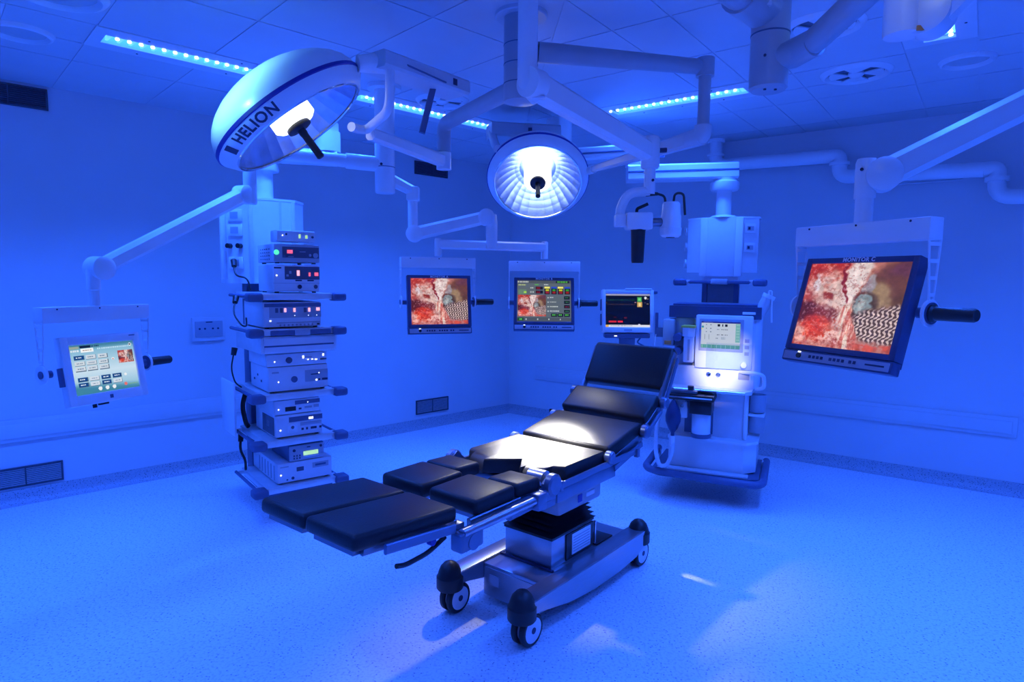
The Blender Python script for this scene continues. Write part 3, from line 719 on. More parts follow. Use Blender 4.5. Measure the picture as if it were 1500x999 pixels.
def paste(a, img, x0, y0, x1, y1):
    h, w = a.shape[:2]; X0, X1, Y0, Y1 = int(x0 * w), int(x1 * w), int(y0 * h), int(y1 * h)
    yi = (np.arange(Y1 - Y0) * img.shape[0] / (Y1 - Y0)).astype(int); xi = (np.arange(X1 - X0) * img.shape[1] / (X1 - X0)).astype(int)
    a[Y0:Y1, X0:X1] = img[yi][:, xi]
def picture_control():
    a = canvas(140, 112, (.36, .40, .42)); W_ = (.75, .78, .76); G = (.35, .75, .25)
    rect(a, 0, 0, 1, .07, (.30, .33, .35)); rect(a, .72, .01, .97, .06, (.05, .08, .05)); dashes(a, .75, .02, .94, .05, G, 1); dashes(a, .01, .02, .22, .05, W_, 2)
    dashes(a, .02, .10, .16, .125, (.75, .8, .5), 3); dashes(a, .33, .09, .40, .12, G, 4); dashes(a, .5, .09, .58, .12, W_, 5)
    rect(a, .02, .22, .17, .34, (.40, .52, .42)); rect(a, .12, .27, .17, .31, (.65, .85, .3))
    for k in range(2):
        y = .15 + k * .10; rect(a, .34, y, .48, y + .075, (.04, .04, .05)); rect(a, .36, y + .015, .43, y + .06, (.45, .08, .12)); dashes(a, .24, y + .02, .31, y + .05, W_, 6 + k)
    for k in range(4):
        x = .51 + k * .125; rect(a, x, .15, x + .10, .34, (.05, .05, .06)); rect(a, x, .15, x + .10, .20, (.95, .92, .45) if k % 2 == 0 else (.15, .30, .75))
        rect(a, x + .02, .21, x + .08, .26, (.75, .75, .1) if k % 2 == 0 else (.2, .6, .15)); rect(a, x + .02, .27, x + .08, .32, (.6, .12, .1))
    paste(a, TSMALL, .02, .36, .54, .88)
    for k in range(4):
        y = .38 + k * .11; rect(a, .87, y, .98, y + .08, (.05, .07, .06)); dashes(a, .89, y + .03, .96, y + .05, (.25, .5, .3) if k != 2 else (.6, .1, .15), 20 + k)
        disc(a, .575, y + .04, .013, W_); dashes(a, .61, y + .025, .61 + (.07, .12, .15, .17)[k], y + .05, W_, 30 + k)
    for k in range(3):
        x = .63 + k * .12; rect(a, x, .80, x + .11, .88, (.05, .10, .05)); dashes(a, x + .02, .82, x + .09, .86, G, 40 + k)
    rect(a, 0, .90, 1, 1, (.30, .33, .35)); rect(a, .01, .91, .12, .98, (.08, .25, .06)); rect(a, .04, .925, .09, .96, G)
    for x in (.16, .37, .58, .79): rect(a, x, .925, x + .02, .96, W_)
    return a
def picture_touch():
    h, w = 102, 136; yy, xx = np.mgrid[0:h, 0:w]; g = (yy / h)
    a = np.zeros((h, w, 3)); a[:] = (.50, .72, .82); a = mixc(a, (.80, .89, .94), 1 - np.abs(g - .55) * 2.0); a = mixc(a, (.25, .52, .62), sm(.84, 1.0, g + .12 * (1 - xx / w)))
    a = mixc(a, (.25, .50, .60), sm(.12, .0, g)); Wt = (.93, .95, .96); N = (.05, .28, .52); S = (.36, .45, .52)
    rect(a, .16, .02, .32, .07, (.05, .12, .2)); rect(a, .0, .03, .15, .08, (.6, .66, .6)); dashes(a, .33, .03, .45, .06, (.1, .2, .3), 3)
    rect(a, .17, .08, .36, .155, (.97, .98, .98)); dashes(a, .2, .105, .33, .13, (.7, .6, .5), 2); dashes(a, .02, .10, .15, .135, Wt, 4); dashes(a, .42, .09, .92, .12, (.75, .88, .95), 5)
    for r in range(3):
        for c in range(3):
            x, y = .05 + c * .18, .215 + r * .115; on = (r == 0 and c == 0)
            rect(a, x, y, x + .155, y + .09, S); rect(a, x, y, x + .145, y + .078, N if on else (.82, .86, .89)); dashes(a, x + .03, y + .03, x + .12, y + .05, Wt if on else (.4, .5, .6), r * 3 + c)
    for r in range(2):
        for c in range(4):
            x, y = .06 + c * .175, .66 + r * .105; on = (r, c) in ((0, 0), (1, 0), (0, 2), (0, 3), (1, 2))
            rect(a, x, y, x + .15, y + .085, S); rect(a, x, y, x + .142, y + .076, N if on else (.84, .88, .92)); dashes(a, x + .03, y + .025, x + .11, y + .05, Wt if on else (.5, .6, .7), 50 + r * 4 + c)
    paste(a, TSMALL, .73, .19, .985, .46); disc(a, .64, .34, .022, Wt); disc(a, .80, .70, .022, Wt); disc(a, .95, .075, .025, Wt); rect(a, .935, .06, .965, .09, (.1, .2, .3))
    rect(a, .63, .33, .65, .36, (.7, .3, .3))
    for k in range(3): disc(a, .37 + k * .11, .92, .03, Wt)
    disc(a, .78, .90, .026, (.9, .45, .42)); dashes(a, .84, .90, .97, .92, (.5, .7, .5), 9)
    return a
def picture_patient():
    h, w = 72, 98; a = canvas(w, h, (.008, .008, .01)); r = random.Random(3)
    rect(a, 0, 0, 1, .045, (.65, .64, .72)); rect(a, 0, .93, 1, 1, (.86, .87, .9)); rect(a, 0, .93, .07, 1, (.85, .68, .35)); dashes(a, .1, .95, .6, .975, (.6, .62, .7), 3); disc(a, .76, .93, .025, (.9, .9, .93))
    for k in range(20):
        x = .04 + k * .032; rect(a, x, .15 + .02 * (k % 2), x + .014, .19, (.08, .30, .10)); rect(a, x, .29 + .02 * ((k + 1) % 2), x + .014, .325, (.36, .26, .06))
    rect(a, .71, .08, .82, .23, (.25, .60, .28)); rect(a, .73, .11, .80, .19, (.45, .85, .42)); rect(a, .71, .24, .83, .39, (.80, .62, .28)); rect(a, .74, .27, .80, .36, (.95, .85, .55))
    disc(a, .90, .11, .028, (.92, .92, .92)); rect(a, .92, .12, .97, .15, (.5, .45, .4)); rect(a, .88, .25, .91, .27, (.45, .4, .35)); rect(a, .93, .28, .97, .30, (.5, .45, .4)); rect(a, .65, .24, .69, .26, (.7, .5, .4))
    rect(a, .07, .81, .25, .86, (.78, .14, .12)); rect(a, .28, .80, .39, .86, (.85, .14, .14)); rect(a, .18, .69, .24, .71, (.4, .06, .06)); rect(a, .42, .70, .48, .73, (.42, .12, .08)); rect(a, 0, .69, .012, .74, (.6, .05, .05)); rect(a, .0, .25, .03, .28, (.35, .25, .05))
    return a
def picture_anaesthesia():
    a = canvas(110, 80, (.74, .78, .84)); T = (.35, .62, .60); D = (.03, .04, .05); M_ = (.42, .48, .58)
    rect(a, 0, 0, 1, .05, (.08, .10, .48)); dashes(a, .05, .01, .3, .035, (.4, .45, .75), 2); rect(a, .88, .06, 1, .75, (.45, .68, .68)); rect(a, 0, .86, 1, 1, T)
    for k in range(8): rect(a, .03 + k * .122, .87, .032 + k * .122 + .004, 1, (.75, .85, .85))
    for k in range(6): rect(a, .90, .1 + k * .11, .98, .105 + k * .11, (.7, .82, .85))
    rect(a, .42, .09, .48, .18, D); rect(a, .535, .09, .565, .18, D); rect(a, .61, .09, .67, .18, D)
    for i, y in enumerate((.27, .47)):
        for x in (.41, .52, .61): dashes(a, x, y, x + .07, y + .035, (.15, .18, .28), int(x * 100) + i)
    dashes(a, .38, .6, .44, .64, M_, 5); dashes(a, .52, .56, .64, .66, (.6, .66, .74), 6)
    disc(a, .035, .2, .03, (.15, .55, .6)); rect(a, 0, .25, .04, .29, (.85, .82, .3))
    for x in (.12, .23):
        for y in (.1, .24, .36): rect(a, x, y, x + .03, y + .035, M_)
        rect(a, x - .03, .48, x - .02, .68, (.35, .42, .5))
    return a

# ------------------------------------------------------------------ monitors in their swivel brackets
def monitor(name, label, pos, yaw, tilt, pic, kind, title, group):
    """pos is the middle of the screen; the thing's origin is the swivel axis behind it"""
    sw, sh = (.40, .32) if kind == 'wide' else (.32, .24)
    Rz = Matrix.Rotation(yaw, 4, 'Z'); Rx = Matrix.Rotation(tilt, 4, 'X')
    piv = Vector(pos) + (Rz @ Rx) @ Vector((0, .055, 0))
    t = thing(name, label, 'monitor', Matrix.Translation(piv) @ Rz, group)
    y0 = -.055
    if kind == 'wide':
        bz = MB(); l, r_, tp, bt = -.225, .225, .182, -.182
        bz.box(l, -sw / 2, y0 - .004, y0 + .045, bt, tp, .004); bz.box(sw / 2, r_, y0 - .004, y0 + .045, bt, tp, .004)
        bz.box(-sw / 2 - .004, sw / 2 + .004, y0 - .004, y0 + .045, sh / 2, tp, .004); bz.box(-sw / 2 - .004, sw / 2 + .004, y0 - .004, y0 + .045, bt, -sh / 2, .004)
        b = obj('bezel', bz.xf(Rx), 'bezel_blue', t)
        obj('back_shell', MB().prism([(-.215, .0), (.215, .0), (.225, .03), (.12, .075), (-.12, .075), (-.225, .03)], -.20, .17, Matrix.Translation((0, y0 + .012, 0))).xf(Rx), 'bezel_blue', t)
        cpn = obj('control_strip', MB().box(l, r_, y0 - .006, y0 + .04, -.228, -.183, .005).xf(Rx), 'bezel_blue', t)
        obj('strip_face', MB().box(l + .008, r_ - .008, y0 - .0085, y0 - .005, -.221, -.190, .002).xf(Rx), 'device_grey', cpn)
        for k in range(10):
            x = -.10 + k * .017 + (.02 if k > 3 else 0) + (.012 if k > 7 else 0)
            obj('button', MB().box(x, x + .010, y0 - .0105, y0 - .008, -.210, -.199).xf(Rx), 'ink_navy', cpn)
        obj('knob', MB().cyl((-.145, y0 - .014, -.205), (-.145, y0 - .008, -.205), .010, n=14).xf(Rx), 'black_plastic', cpn)
        obj('indicator', MB().box(-.152, -.140, y0 - .0105, y0 - .008, -.193, -.188).xf(Rx), 'led_white', cpn)
        st = text_mesh('', .01) if False else MB().box(.13, .20, y0 - .0095, y0 - .008, -.208, -.202)
        obj('maker_mark', st.xf(Rx), 'ink_navy', cpn)
        if title:
            tm = text_mesh(title, .021, .0006, 1.12, .0006).xf(Rx @ Matrix.Translation((0, y0 - .0048, .171)) @ FRONT); obj('title', tm, 'ink_white', b, 'white capital lettering')
    else:
        bz = MB(); l, r_, tp, bt = -.20, .20, .162, -.172
        bz.box(l, -sw / 2, y0 - .01, y0 + .04, bt, tp, .008); bz.box(sw / 2, r_, y0 - .01, y0 + .04, bt, tp, .008)
        bz.box(-sw / 2 - .01, sw / 2 + .01, y0 - .01, y0 + .04, sh / 2, tp, .008); bz.box(-sw / 2 - .01, sw / 2 + .01, y0 - .01, y0 + .04, bt, -sh / 2, .008)
        b = obj('bezel', bz.xf(Rx), 'enamel', t)
        obj('back_shell', MB().prism([(-.185, .0), (.185, .0), (.19, .02), (.10, .06), (-.10, .06), (-.19, .02)], -.16, .15, Matrix.Translation((0, y0 + .03, 0))).xf(Rx), 'enamel', t)
        obj('emblem', MB().box(-.008, .008, y0 - .012, y0 - .009, -.155, -.137).xf(Rx), 'bumper_blue', b)
        obj('name_plate', MB().box(.14, .17, y0 - .012, y0 - .009, .145, .150).xf(Rx), 'bumper_blue', b)
        obj('side_port', MB().box(-.212, -.198, y0 + .0, y0 + .03, -.07, .02, .003).xf(Rx), 'bumper_blue', t)
        obj('cable_plug', MB().cyl((-.07, y0 + .02, -.19), (-.07, y0 + .02, -.16), .01, n=10).xf(Rx), 'black_plastic', t)
        obj('cable_plug', MB().box(-.05, .0, y0 + .015, y0 + .03, -.182, -.168, .003).xf(Rx), 'black_plastic', t)
    screen_obj('screen', pic, sw, sh, t, Rx @ Matrix.Translation((0, y0, 0)))
    # bracket
    br = obj('bracket_bar', MB().box(-.265, .265, -.035, .035, .238, .312, .004), 'enamel', t)
    for x in (-.2, .0, .2): obj('screw', MB().cyl((x, -.0365, .302), (x, -.034, .302), .004, n=8), 'ink_navy', br)
    for s in (-1, 1):
        x = .262 * s; mb = MB()
        # perforated side plate: two stiles, rungs, round foot
        for yy0, yy1 in ((-.030, -.010), (.030, .010)):
            mb.beam((x, yy0, .245), (x, yy1, .03), .006, .008, bev=.002)
        for k in range(4):
            z = .225 - k * .055; wv = .03 - .02 * (.245 - z) / .215
            mb.box(x - .003, x + .003, -wv, wv, z - .006, z + .006)
        mb.cyl((x - .004, 0, 0), (x + .004, 0, 0), .045, n=24)
        obj('side_plate', mb, 'enamel', t)
        obj('pivot', MB().cyl((x - s * .04, 0, 0), (x + s * .008, 0, 0), .018, n=16), 'bumper_blue', t)
    hd = obj('handle', MB().lathe([(0, 0), (.030, 0), (.030, .008), (.023, .014), (.022, .13), (.018, .137), (0, .137)], (.268, 0, 0), (1, 0, 0), n=22), 'black_rubber', t, 'black tubular side handle')
    obj('handle_collar', MB().cyl((.255, 0, 0), (.27, 0, 0), .036, n=22), 'bezel_blue', hd)
    return t, piv
PC = picture_control(); PT = picture_touch()
mR, pR = monitor('surgical_monitor', 'large blue-framed monitor at right showing tissue, titled in white capitals', (1.212, 2.273, 1.479), -1.156, -.28, TISSUE, 'wide', 'MONITOR C', 'blue framed surgical monitors')
mA, pA_ = monitor('surgical_monitor', 'left of the twin monitors, its screen showing tissue', (-.507, 4.393, 1.408), .327, -.123, TISSUE, 'wide', 'MONITOR A', 'blue framed surgical monitors')
mB_, pB_ = monitor('surgical_monitor', 'right of the twin monitors, its screen showing grey control menus', (.236, 4.685, 1.408), -.01, -.342, PC, 'wide', 'MONITOR B', 'blue framed surgical monitors')
mT, pT_ = monitor('touch_screen', 'white-framed touch screen at far left with rows of buttons', (-2.014, 3.085, 1.113), 1.174, -.175, PT, 'touch', None, None)

# ------------------------------------------------------------------ arms that carry the monitors
def top(piv, dz=.312): return piv + Vector((0, 0, dz))
def spring(root, a, b, m='enamel', w=.07, h=.10, h1=.085):
    a = Vector(a); b = Vector(b); d = (b - a); hz = Vector((d.x, d.y, 0)).normalized(); sd = hz.cross(Vector((0, 0, 1)))
    part('spring_arm', MB().beam(a, b, w, h, w * .95, h1, bev=.018), m, root)
    for p, r in ((a, .058), (b, .058)):
        part('pivot_disc', MB().lathe([(0, -.052), (.75 * r, -.05), (r, -.04), (r, .04), (.75 * r, .05), (0, .052)], p, sd, n=28), m, root)
# right monitor
t = thing('monitor_boom', 'white spring arm sloping up to the right edge, holding the large monitor', 'monitor arm', at(pR.x, pR.y, 1.79), 'monitor support arms')
tp = top(pR); part('drop_tube', MB().cyl(tp, tp + Vector((0, 0, .10)), .030, n=22), 'enamel', t)
part('drop_sleeve', MB().lathe([(.034, .085), (.035, .09), (.035, .21), (.030, .225), (.0, .23)], tp, n=24), 'enamel', t)
jr = tp + Vector((.045, -.03, .165)); er = Vector((2.05, 1.95, 2.36))
spring(t, jr, er)
part('upper_tube', MB().cyl(er + Vector((.03, -.03, -.04)), (er.x + .03, er.y - .03, HC), .042, n=22), 'enamel', t)
pin(t, tp + Vector((-.025, -.02, .185)), tp + Vector((-.03, -.025, .185)), .006)
# twin monitors: round ceiling post with two arms
PO = Vector((-.862, 4.30, 0))
t = thing('monitor_ceiling_post', 'round ceiling post left of centre, below the tilted lamp', 'ceiling mount', at(PO.x, PO.y, 2.13))
part('post', MB().lathe([(0, 2.132), (.06, 2.132), (.066, 2.14), (.066, HC)], (PO.x, PO.y, 0), n=30), 'enamel', t)
part('joint_line', MB().lathe([(.0665, 2.30), (.0675, 2.301), (.0675, 2.304), (.0665, 2.305)], (PO.x, PO.y, 0), n=30, cap=False), 'bumper_blue', t)
for z in (2.315, 2.60): pin(t, (PO.x - .01, PO.y - .068, z), (PO.x - .01, PO.y - .062, z), .009)
part('ceiling_flange', MB().lathe([(.07, HC - .03), (.11, HC - .025), (.11, HC - .001)], (PO.x, PO.y, 0), n=30), 'enamel', t)
CT = Vector((-.152, 4.52, 0))
t = thing('monitor_boom', 'jointed white arm and cross bar holding the twin monitors', 'monitor arm', at(CT.x, CT.y, 1.76), 'monitor support arms')
T0 = Vector((-.70, 4.45, 2.15))
part('horizontal_arm', MB().beam((PO.x, PO.y, 2.24), T0 + Vector((0, 0, .02)), .07, .08, .06, .07, bev=.02), 'enamel', t)
part('arm_head', MB().box(T0.x - .04, T0.x + .045, T0.y - .04, T0.y + .04, 2.10, 2.20, .012), 'enamel', t)
part('drop_tube', MB().cyl((T0.x, T0.y, 2.12), (T0.x, T0.y, 1.84), .034, n=22), 'enamel', t)
spring(t, (T0.x + .01, T0.y, 1.875), (CT.x - .04, CT.y - .01, 2.0), w=.07, h=.095, h1=.09)
part('wrist_tube', MB().lathe([(0, 1.78), (.036, 1.78), (.040, 1.79), (.042, 1.96), (.034, 2.02), (0, 2.03)], (CT.x, CT.y, 0), n=24), 'enamel', t)
a = Vector((pA_.x, pA_.y, 1.805)); b = Vector((pB_.x, pB_.y, 1.805))
part('cross_bar', MB().beam(a, b, .055, .065, .055, .065, bev=.012), 'enamel', t)
for p in (a, b):
    part('end_post', MB().lathe([(0, -.085), (.026, -.085), (.026, .035), (.020, .043), (0, .045)], p, n=20), 'enamel', t)
# touch screen
G = Vector((-1.655, 4.02, 0))
t = thing('monitor_boom', 'white arm sloping down to the touch screen at far left', 'monitor arm', at(pT_.x, pT_.y, 1.43), 'monitor support arms')
part('horizontal_arm', MB().tube([(PO.x, PO.y, 2.32), (G.x, G.y, 2.35)], .042, 18), 'enamel', t)
part('arm_sleeve', MB().tube([(PO.x, PO.y, 2.32), (PO.x - .24, PO.y - .085, 2.329)], .05, 18), 'enamel', t)
part('drop_tube', MB().lathe([(0, 2.02), (.036, 2.02), (.040, 2.03), (.040, 2.38), (.03, 2.40), (0, 2.4)], (G.x, G.y, 0), n=22), 'enamel', t)
tp = top(pT_)
spring(t, (G.x - .03, G.y - .03, 2.075), (tp.x + .02, tp.y + .02, tp.z + .185), w=.065, h=.095, h1=.08)
part('wrist_tube', MB().lathe([(0, -.0), (.022, -.0), (.024, .06), (.024, .075), (.030, .08), (.032, .19), (.024, .21), (0, .212)], tp, n=22), 'enamel', t)
# post at the upper right with arms towards the viewer
Q = Vector((1.085, 2.78, 0))
t = thing('arm_ceiling_post', 'thick round ceiling post at upper right with two arms', 'ceiling mount', at(Q.x, Q.y, 2.37))
part('post', MB().lathe([(0, 2.375), (.068, 2.375), (.078, 2.385), (.078, HC)], (Q.x, Q.y, 0), n=34), 'arm_grey', t)
part('joint_line', MB().lathe([(.0785, 2.60), (.0797, 2.601), (.0797, 2.606), (.0785, 2.607)], (Q.x, Q.y, 0), n=34, cap=False), 'bumper_blue', t)
for dx in (-.025, .02): pin(t, (Q.x + dx, Q.y - .03, 2.37), (Q.x + dx, Q.y - .03, 2.376), .006)
pin(t, (Q.x - .045, Q.y - .068, 2.50), (Q.x - .042, Q.y - .060, 2.50), .006)
t = thing('ceiling_boom', 'grey horizontal arm entering from the top towards the upper right post', 'support arm', at(Q.x - .1, Q.y, 2.69))
part('arm', MB().tube([(Q.x - .02, Q.y, 2.70), (.35, 2.05, 2.70)], .07, 20), 'arm_grey', t)
part('sleeve', MB().tube([(Q.x - .02, Q.y, 2.70), (Q.x - .2, Q.y - .179, 2.70)], .08, 22), 'arm_grey', t)
part('cover_plate', MB().box(Q.x - .13, Q.x - .06, Q.y - .16, Q.y - .10, 2.66, 2.74, .004), 'enamel_shade', t)
X0 = Vector((1.035, 1.75, 0))
t = thing('ceiling_boom', 'diagonal grey arm rising from the upper right post past the diffuser', 'support arm', at(Q.x + .04, Q.y - .05, 2.54))
part('arm', MB().tube([(Q.x + .03, Q.y - .04, 2.50), (Q.x + .10, Q.y - .16, 2.51), (X0.x + .22, X0.y + .2, 2.62)], .05, 20), 'arm_grey', t)
part('end_cap', MB().lathe([(0, -.07), (.05, -.06), (.058, -.02), (.055, .1)], (Q.x + .075, Q.y - .09, 2.505), (.3, -.9, .05), n=22), 'arm_grey', t)
t = thing('elbow_boom', 'white elbow joint with round disc cut by the top right edge', 'support arm', at(X0.x, X0.y, 2.2))
part('drop_tube', MB().lathe([(0, 2.215), (.045, 2.218), (.048, 2.23), (.048, HC)], (X0.x, X0.y, 0), n=26), 'enamel', t)
c0 = Vector((X0.x + .055, X0.y - .02, 2.268)); c1 = Vector((1.36, 1.44, 2.62))
spring(t, c0, c1, w=.075, h=.11, h1=.095)
part('warning_tab', MB().box(X0.x + .008, X0.x + .028, X0.y - .052, X0.y - .047, 2.214, 2.226), 'orange_plastic', t, 'small orange tab')
part('upper_tube', MB().cyl((c1.x + .03, c1.y - .02, c1.z - .04), (c1.x + .03, c1.y - .02, HC), .045, n=20), 'enamel', t)

# ------------------------------------------------------------------ equipment tower (ceiling pendant with shelves)
TA = R_(52); TX = Vector((math.sin(TA), math.cos(TA), 0)); TO = Vector((-1.498, 3.95, 0))
MT = frame(TO, TX)
t = thing('equipment_tower', 'ceiling-hung equipment pendant at left with five shelves of stacked devices', 'equipment pendant', MT)
HX, HY = .135, .56
poly = [(-.27, .05), (-.15, -.10), (.17, -.10), (.27, .02), (.27, .16), (-.27, .16)]
hb_ = obj('head_block', MB().prism([(x + HX, y + HY) for x, y in poly], 1.52, 2.09), 'device_white', t, 'pale socket head of the pendant')
obj('head_cap', MB().prism([(x * 1.02 + HX, y * 1.02 + HY) for x, y in poly], 2.09, 2.105), 'enamel', hb_)
for x in (-.135, .155): obj('corner_profile', MB().box(HX + x - .012, HX + x + .012, HY - .112, HY - .096, 1.52, 2.09, .005), 'aluminium', hb_)
obj('seam', MB().box(HX + .06, HX + .075, HY - .104, HY - .098, 1.52, 2.09), 'enamel_shade', hb_)
# sockets on the slanting left face
d = Vector((.12, -.15, 0)).normalized(); n_ = Vector((-.15, -.12, 0)).normalized()
Ms = Matrix(((d.x, -n_.x, 0, HX - .21), (d.y, -n_.y, 0, HY - .025), (0, 0, 1, 0), (0, 0, 0, 1)))
for k, z in enumerate((1.98, 1.88, 1.66)):
    so = obj('socket', MB().box(-.055, .055, -.016, 0, z - .04, z + .04, .006, M=Ms), 'enamel', hb_)
    obj('socket_well', MB().box(-.03, .03, -.018, -.015, z - .022, z + .022, M=Ms), 'device_grey', so)
for k in (-.045, .035):
    o_ = Ms @ Vector((k, 0, 1.775)); obj('gas_outlet', MB().cyl(o_, o_ + n_ * .035, .017, n=14), 'black_plastic', hb_)
obj('side_fin', MB().box(-.09, -.075, -.05, .02, 1.55, 2.05, .003, M=Ms), 'device_white', hb_)
obj('suspension_column', MB().lathe([(.062, 2.10), (.062, 2.30), (.10, 2.30), (.105, 2.31), (.105, 2.36), (.09, 2.37), (0, 2.37)], (HX, HY + .03, 0), n=30), 'enamel', t)
obj('spine', MB().box(.0, .26, .585, .72, .17, 1.53, .01), 'bumper_blue', t)
obj('spine_cover', MB().box(-.175, -.16, .34, .66, .50, .86, .004), 'device_white', t)
SHELF = [(1.463, 0), (1.237, 1), (.822, 0), (.519, 0), (.213, 0)]
for z, drawer in SHELF:
    sh = obj('shelf', MB().box(-.075, .385, .0, .60, z - .042, z, .006), 'aluminium', t)
    for s, x in ((-1, -.115), (1, .425)):
        obj('side_rail', MB().tube([(x, .03, z - .022), (x, .58, z - .022)], .011, 10), 'bumper_blue', sh)
        obj('bumper', MB().box(x - .047, x + .047, -.03, .07, z - .052, z + .003, .017, 3), 'bumper_blue', sh, 'rounded blue corner bumper')
        for yy in (.12, .55): obj('rail_bracket', MB().box(min(x, x - s * .05), max(x, x - s * .05), yy - .012, yy + .012, z - .032, z - .012), 'aluminium', sh)
    if drawer:
        obj('handle_bar', MB().box(-.03, .36, -.022, -.006, z - .040, z - .008, .004), 'bumper_blue', sh)
        obj('lock_panel', MB().box(.12, .22, -.028, -.008, z - .043, z - .004, .006), 'device_grey', sh)
        dr = obj('drawer_case', MB().box(-.088, .405, .0, .56, z - .155, z - .046, .004), 'aluminium', t)
        obj('drawer_front', MB().box(-.07, .385, -.012, .002, z - .148, z - .055, .004), 'device_white', dr)
        obj('drawer_groove', MB().box(-.07, .38, -.014, -.010, z - .112, z - .102), 'bumper_blue', dr)
obj('base_tray', MB().box(-.06, .37, .03, .58, .150, .171, .004), 'bumper_blue', t)
# jointed ceiling arm
hc = MT @ Vector((HX, HY + .03, 0))
ta = thing('tower_boom', 'box-shaped ceiling arm above the equipment tower, behind the lamp dome', 'support arm', at(hc.x, hc.y, 2.33))
e1 = Vector((hc.x + .42, hc.y + .12, 2.42))
part('lower_arm', MB().beam((hc.x - .06, hc.y - .02, 2.42), (e1.x + .06, e1.y + .02, 2.42), .16, .095, bev=.02), 'enamel', ta)
part('groove', MB().beam((hc.x + .05, hc.y - .066, 2.42), (e1.x + .03, e1.y - .066, 2.42), .006, .012, bev=.002), 'bumper_blue', ta)
part('joint', MB().cyl((e1.x, e1.y, 2.46), (e1.x, e1.y, 2.60), .09, n=28), 'enamel', ta)
e2 = Vector((e1.x - .3, e1.y + .3, 2.62))
part('upper_arm', MB().beam((e1.x, e1.y, 2.64), (e2.x, e2.y, 2.64), .18, .10, bev=.02), 'enamel', ta)
part('ceiling_column', MB().cyl((e2.x, e2.y, 2.66), (e2.x, e2.y, HC), .09, n=28), 'enamel', ta)

# ------------------------------------------------------------------ devices on the shelves
def device(name, label, x0, x1, z0, z1, dep, parts, body='device_white', face='device_white', yaw=0, group='devices stacked on the equipment tower', feet=True, y0=.03):
    M = MT @ at(x0, y0, z0); w, h = x1 - x0, z1 - z0
    t = thing(name, label, 'medical device', M, group)
    fz = .008 if feet else .001
    obj('body', MB().box(0, w, .006, dep, fz, h, .005), body, t)
    fp = obj('front_panel', MB().box(.003, w - .003, -.004, .008, fz + .002, h - .002, .004), face, t)
    if feet:
        for i in (0, 1):
            for j in (0, 1):
                x = .03 + i * (w - .06); y = .03 + j * (dep - .06); obj('foot', MB().cyl((x, y, 0), (x, y, .010), .014, n=10), 'black_rubber', t)
    for e in parts:
        k, nm = e[0], e[1]
        if k == 'b':
            _, _, u0, u1, v0, v1, m, pr = e
            if nm == 'digit': u0, u1, v0, v1 = u0 + (u1 - u0) * .15, u1 - (u1 - u0) * .15, v0 + (v1 - v0) * .18, v1 - (v1 - v0) * .12
            obj(nm, MB().box(u0 * w, u1 * w, -.004 - pr, -.002, v0 * h, v1 * h, min(.002, pr * .4)), m, fp)
        elif k == 'c':
            _, _, u, v, r, m, pr = e
            if nm == L: r *= .7
            obj(nm, MB().lathe([(0, 0), (r, 0), (r, pr * .8), (r * .85, pr), (0, pr)], (u * w, -.003, v * h), (0, -1, 0), n=16), m, fp)
        elif k == 's':                       # on the left side
            _, _, a0, a1, v0, v1, m = e
            obj(nm, MB().box(-.003, .001, a0 * dep, a1 * dep, v0 * h, v1 * h), m, t)
        elif k == 't':
            _, _, u, v, sz, m = e
            pass
    return t
L = 'indicator'
device('link_box', 'small box with two green lights on top of the device stack', .035, .285, 1.789, 1.862, .12,
       [('c', L, .15, .55, .006, 'led_white', .004), ('c', 'knob', .24, .66, .007, 'ink_navy', .006), ('b', L, .56, .61, .35, .7, 'led_lime', .002), ('b', L, .73, .79, .35, .65, 'led_lime', .002), ('c', 'knob', .92, .5, .008, 'ink_navy', .006)], feet=False)
device('insufflator', 'perforated grey device with a round green power button, second from top', .015, .312, 1.652, 1.776, .33,
       [('b', 'display_strip', .18, .98, .30, .86, 'panel_dark', .001), ('c', 'power_button', .055, .56, .016, 'led_green', .006), ('b', 'digits', .28, .40, .52, .70, 'led_red', .003), ('b', 'label', .30, .42, .34, .38, 'device_grey', .003),
        ('b', 'label', .55, .68, .6, .64, 'device_grey', .003), ('c', 'connector', .90, .45, .017, 'device_grey', .006), ('c', 'connector', .78, .45, .009, 'device_grey', .005)]
       + [('s', 'vent_hole', .25 + .13 * i, .28 + .13 * i, .2 + .17 * j, .25 + .17 * j, 'ink_navy') for i in range(5) for j in range(4)], face='device_grey')
device('electrosurgical_unit', 'tall device with a large red digit on the top shelf', .008, .31, 1.465, 1.645, .31,
       [('b', 'display_strip', .24, .99, .48, .94, 'panel_dark', .001), ('c', L, .07, .62, .007, 'led_white', .004), ('b', 'digit', .48, .57, .56, .84, 'led_pink', .003), ('b', 'digit', .74, .80, .56, .76, 'led_red', .003), ('b', 'digit', .86, .98, .58, .76, 'led_red', .003),
        ('b', 'label', .46, .60, .42, .47, 'ink_navy', .002), ('b', 'label', .72, .86, .42, .47, 'ink_navy', .002), ('b', 'key', .27, .32, .58, .66, 'device_grey', .003), ('b', 'key', .33, .38, .68, .78, 'device_grey', .003), ('b', 'name_plate', .02, .17, .86, .91, 'ink_navy', .001),
        ('c', 'connector', .55, .22, .014, 'ink_navy', .006), ('c', 'connector', .90, .22, .013, 'panel_dark', .006), ('b', 'groove', .0, 1, .335, .35, 'device_grey', .001)])
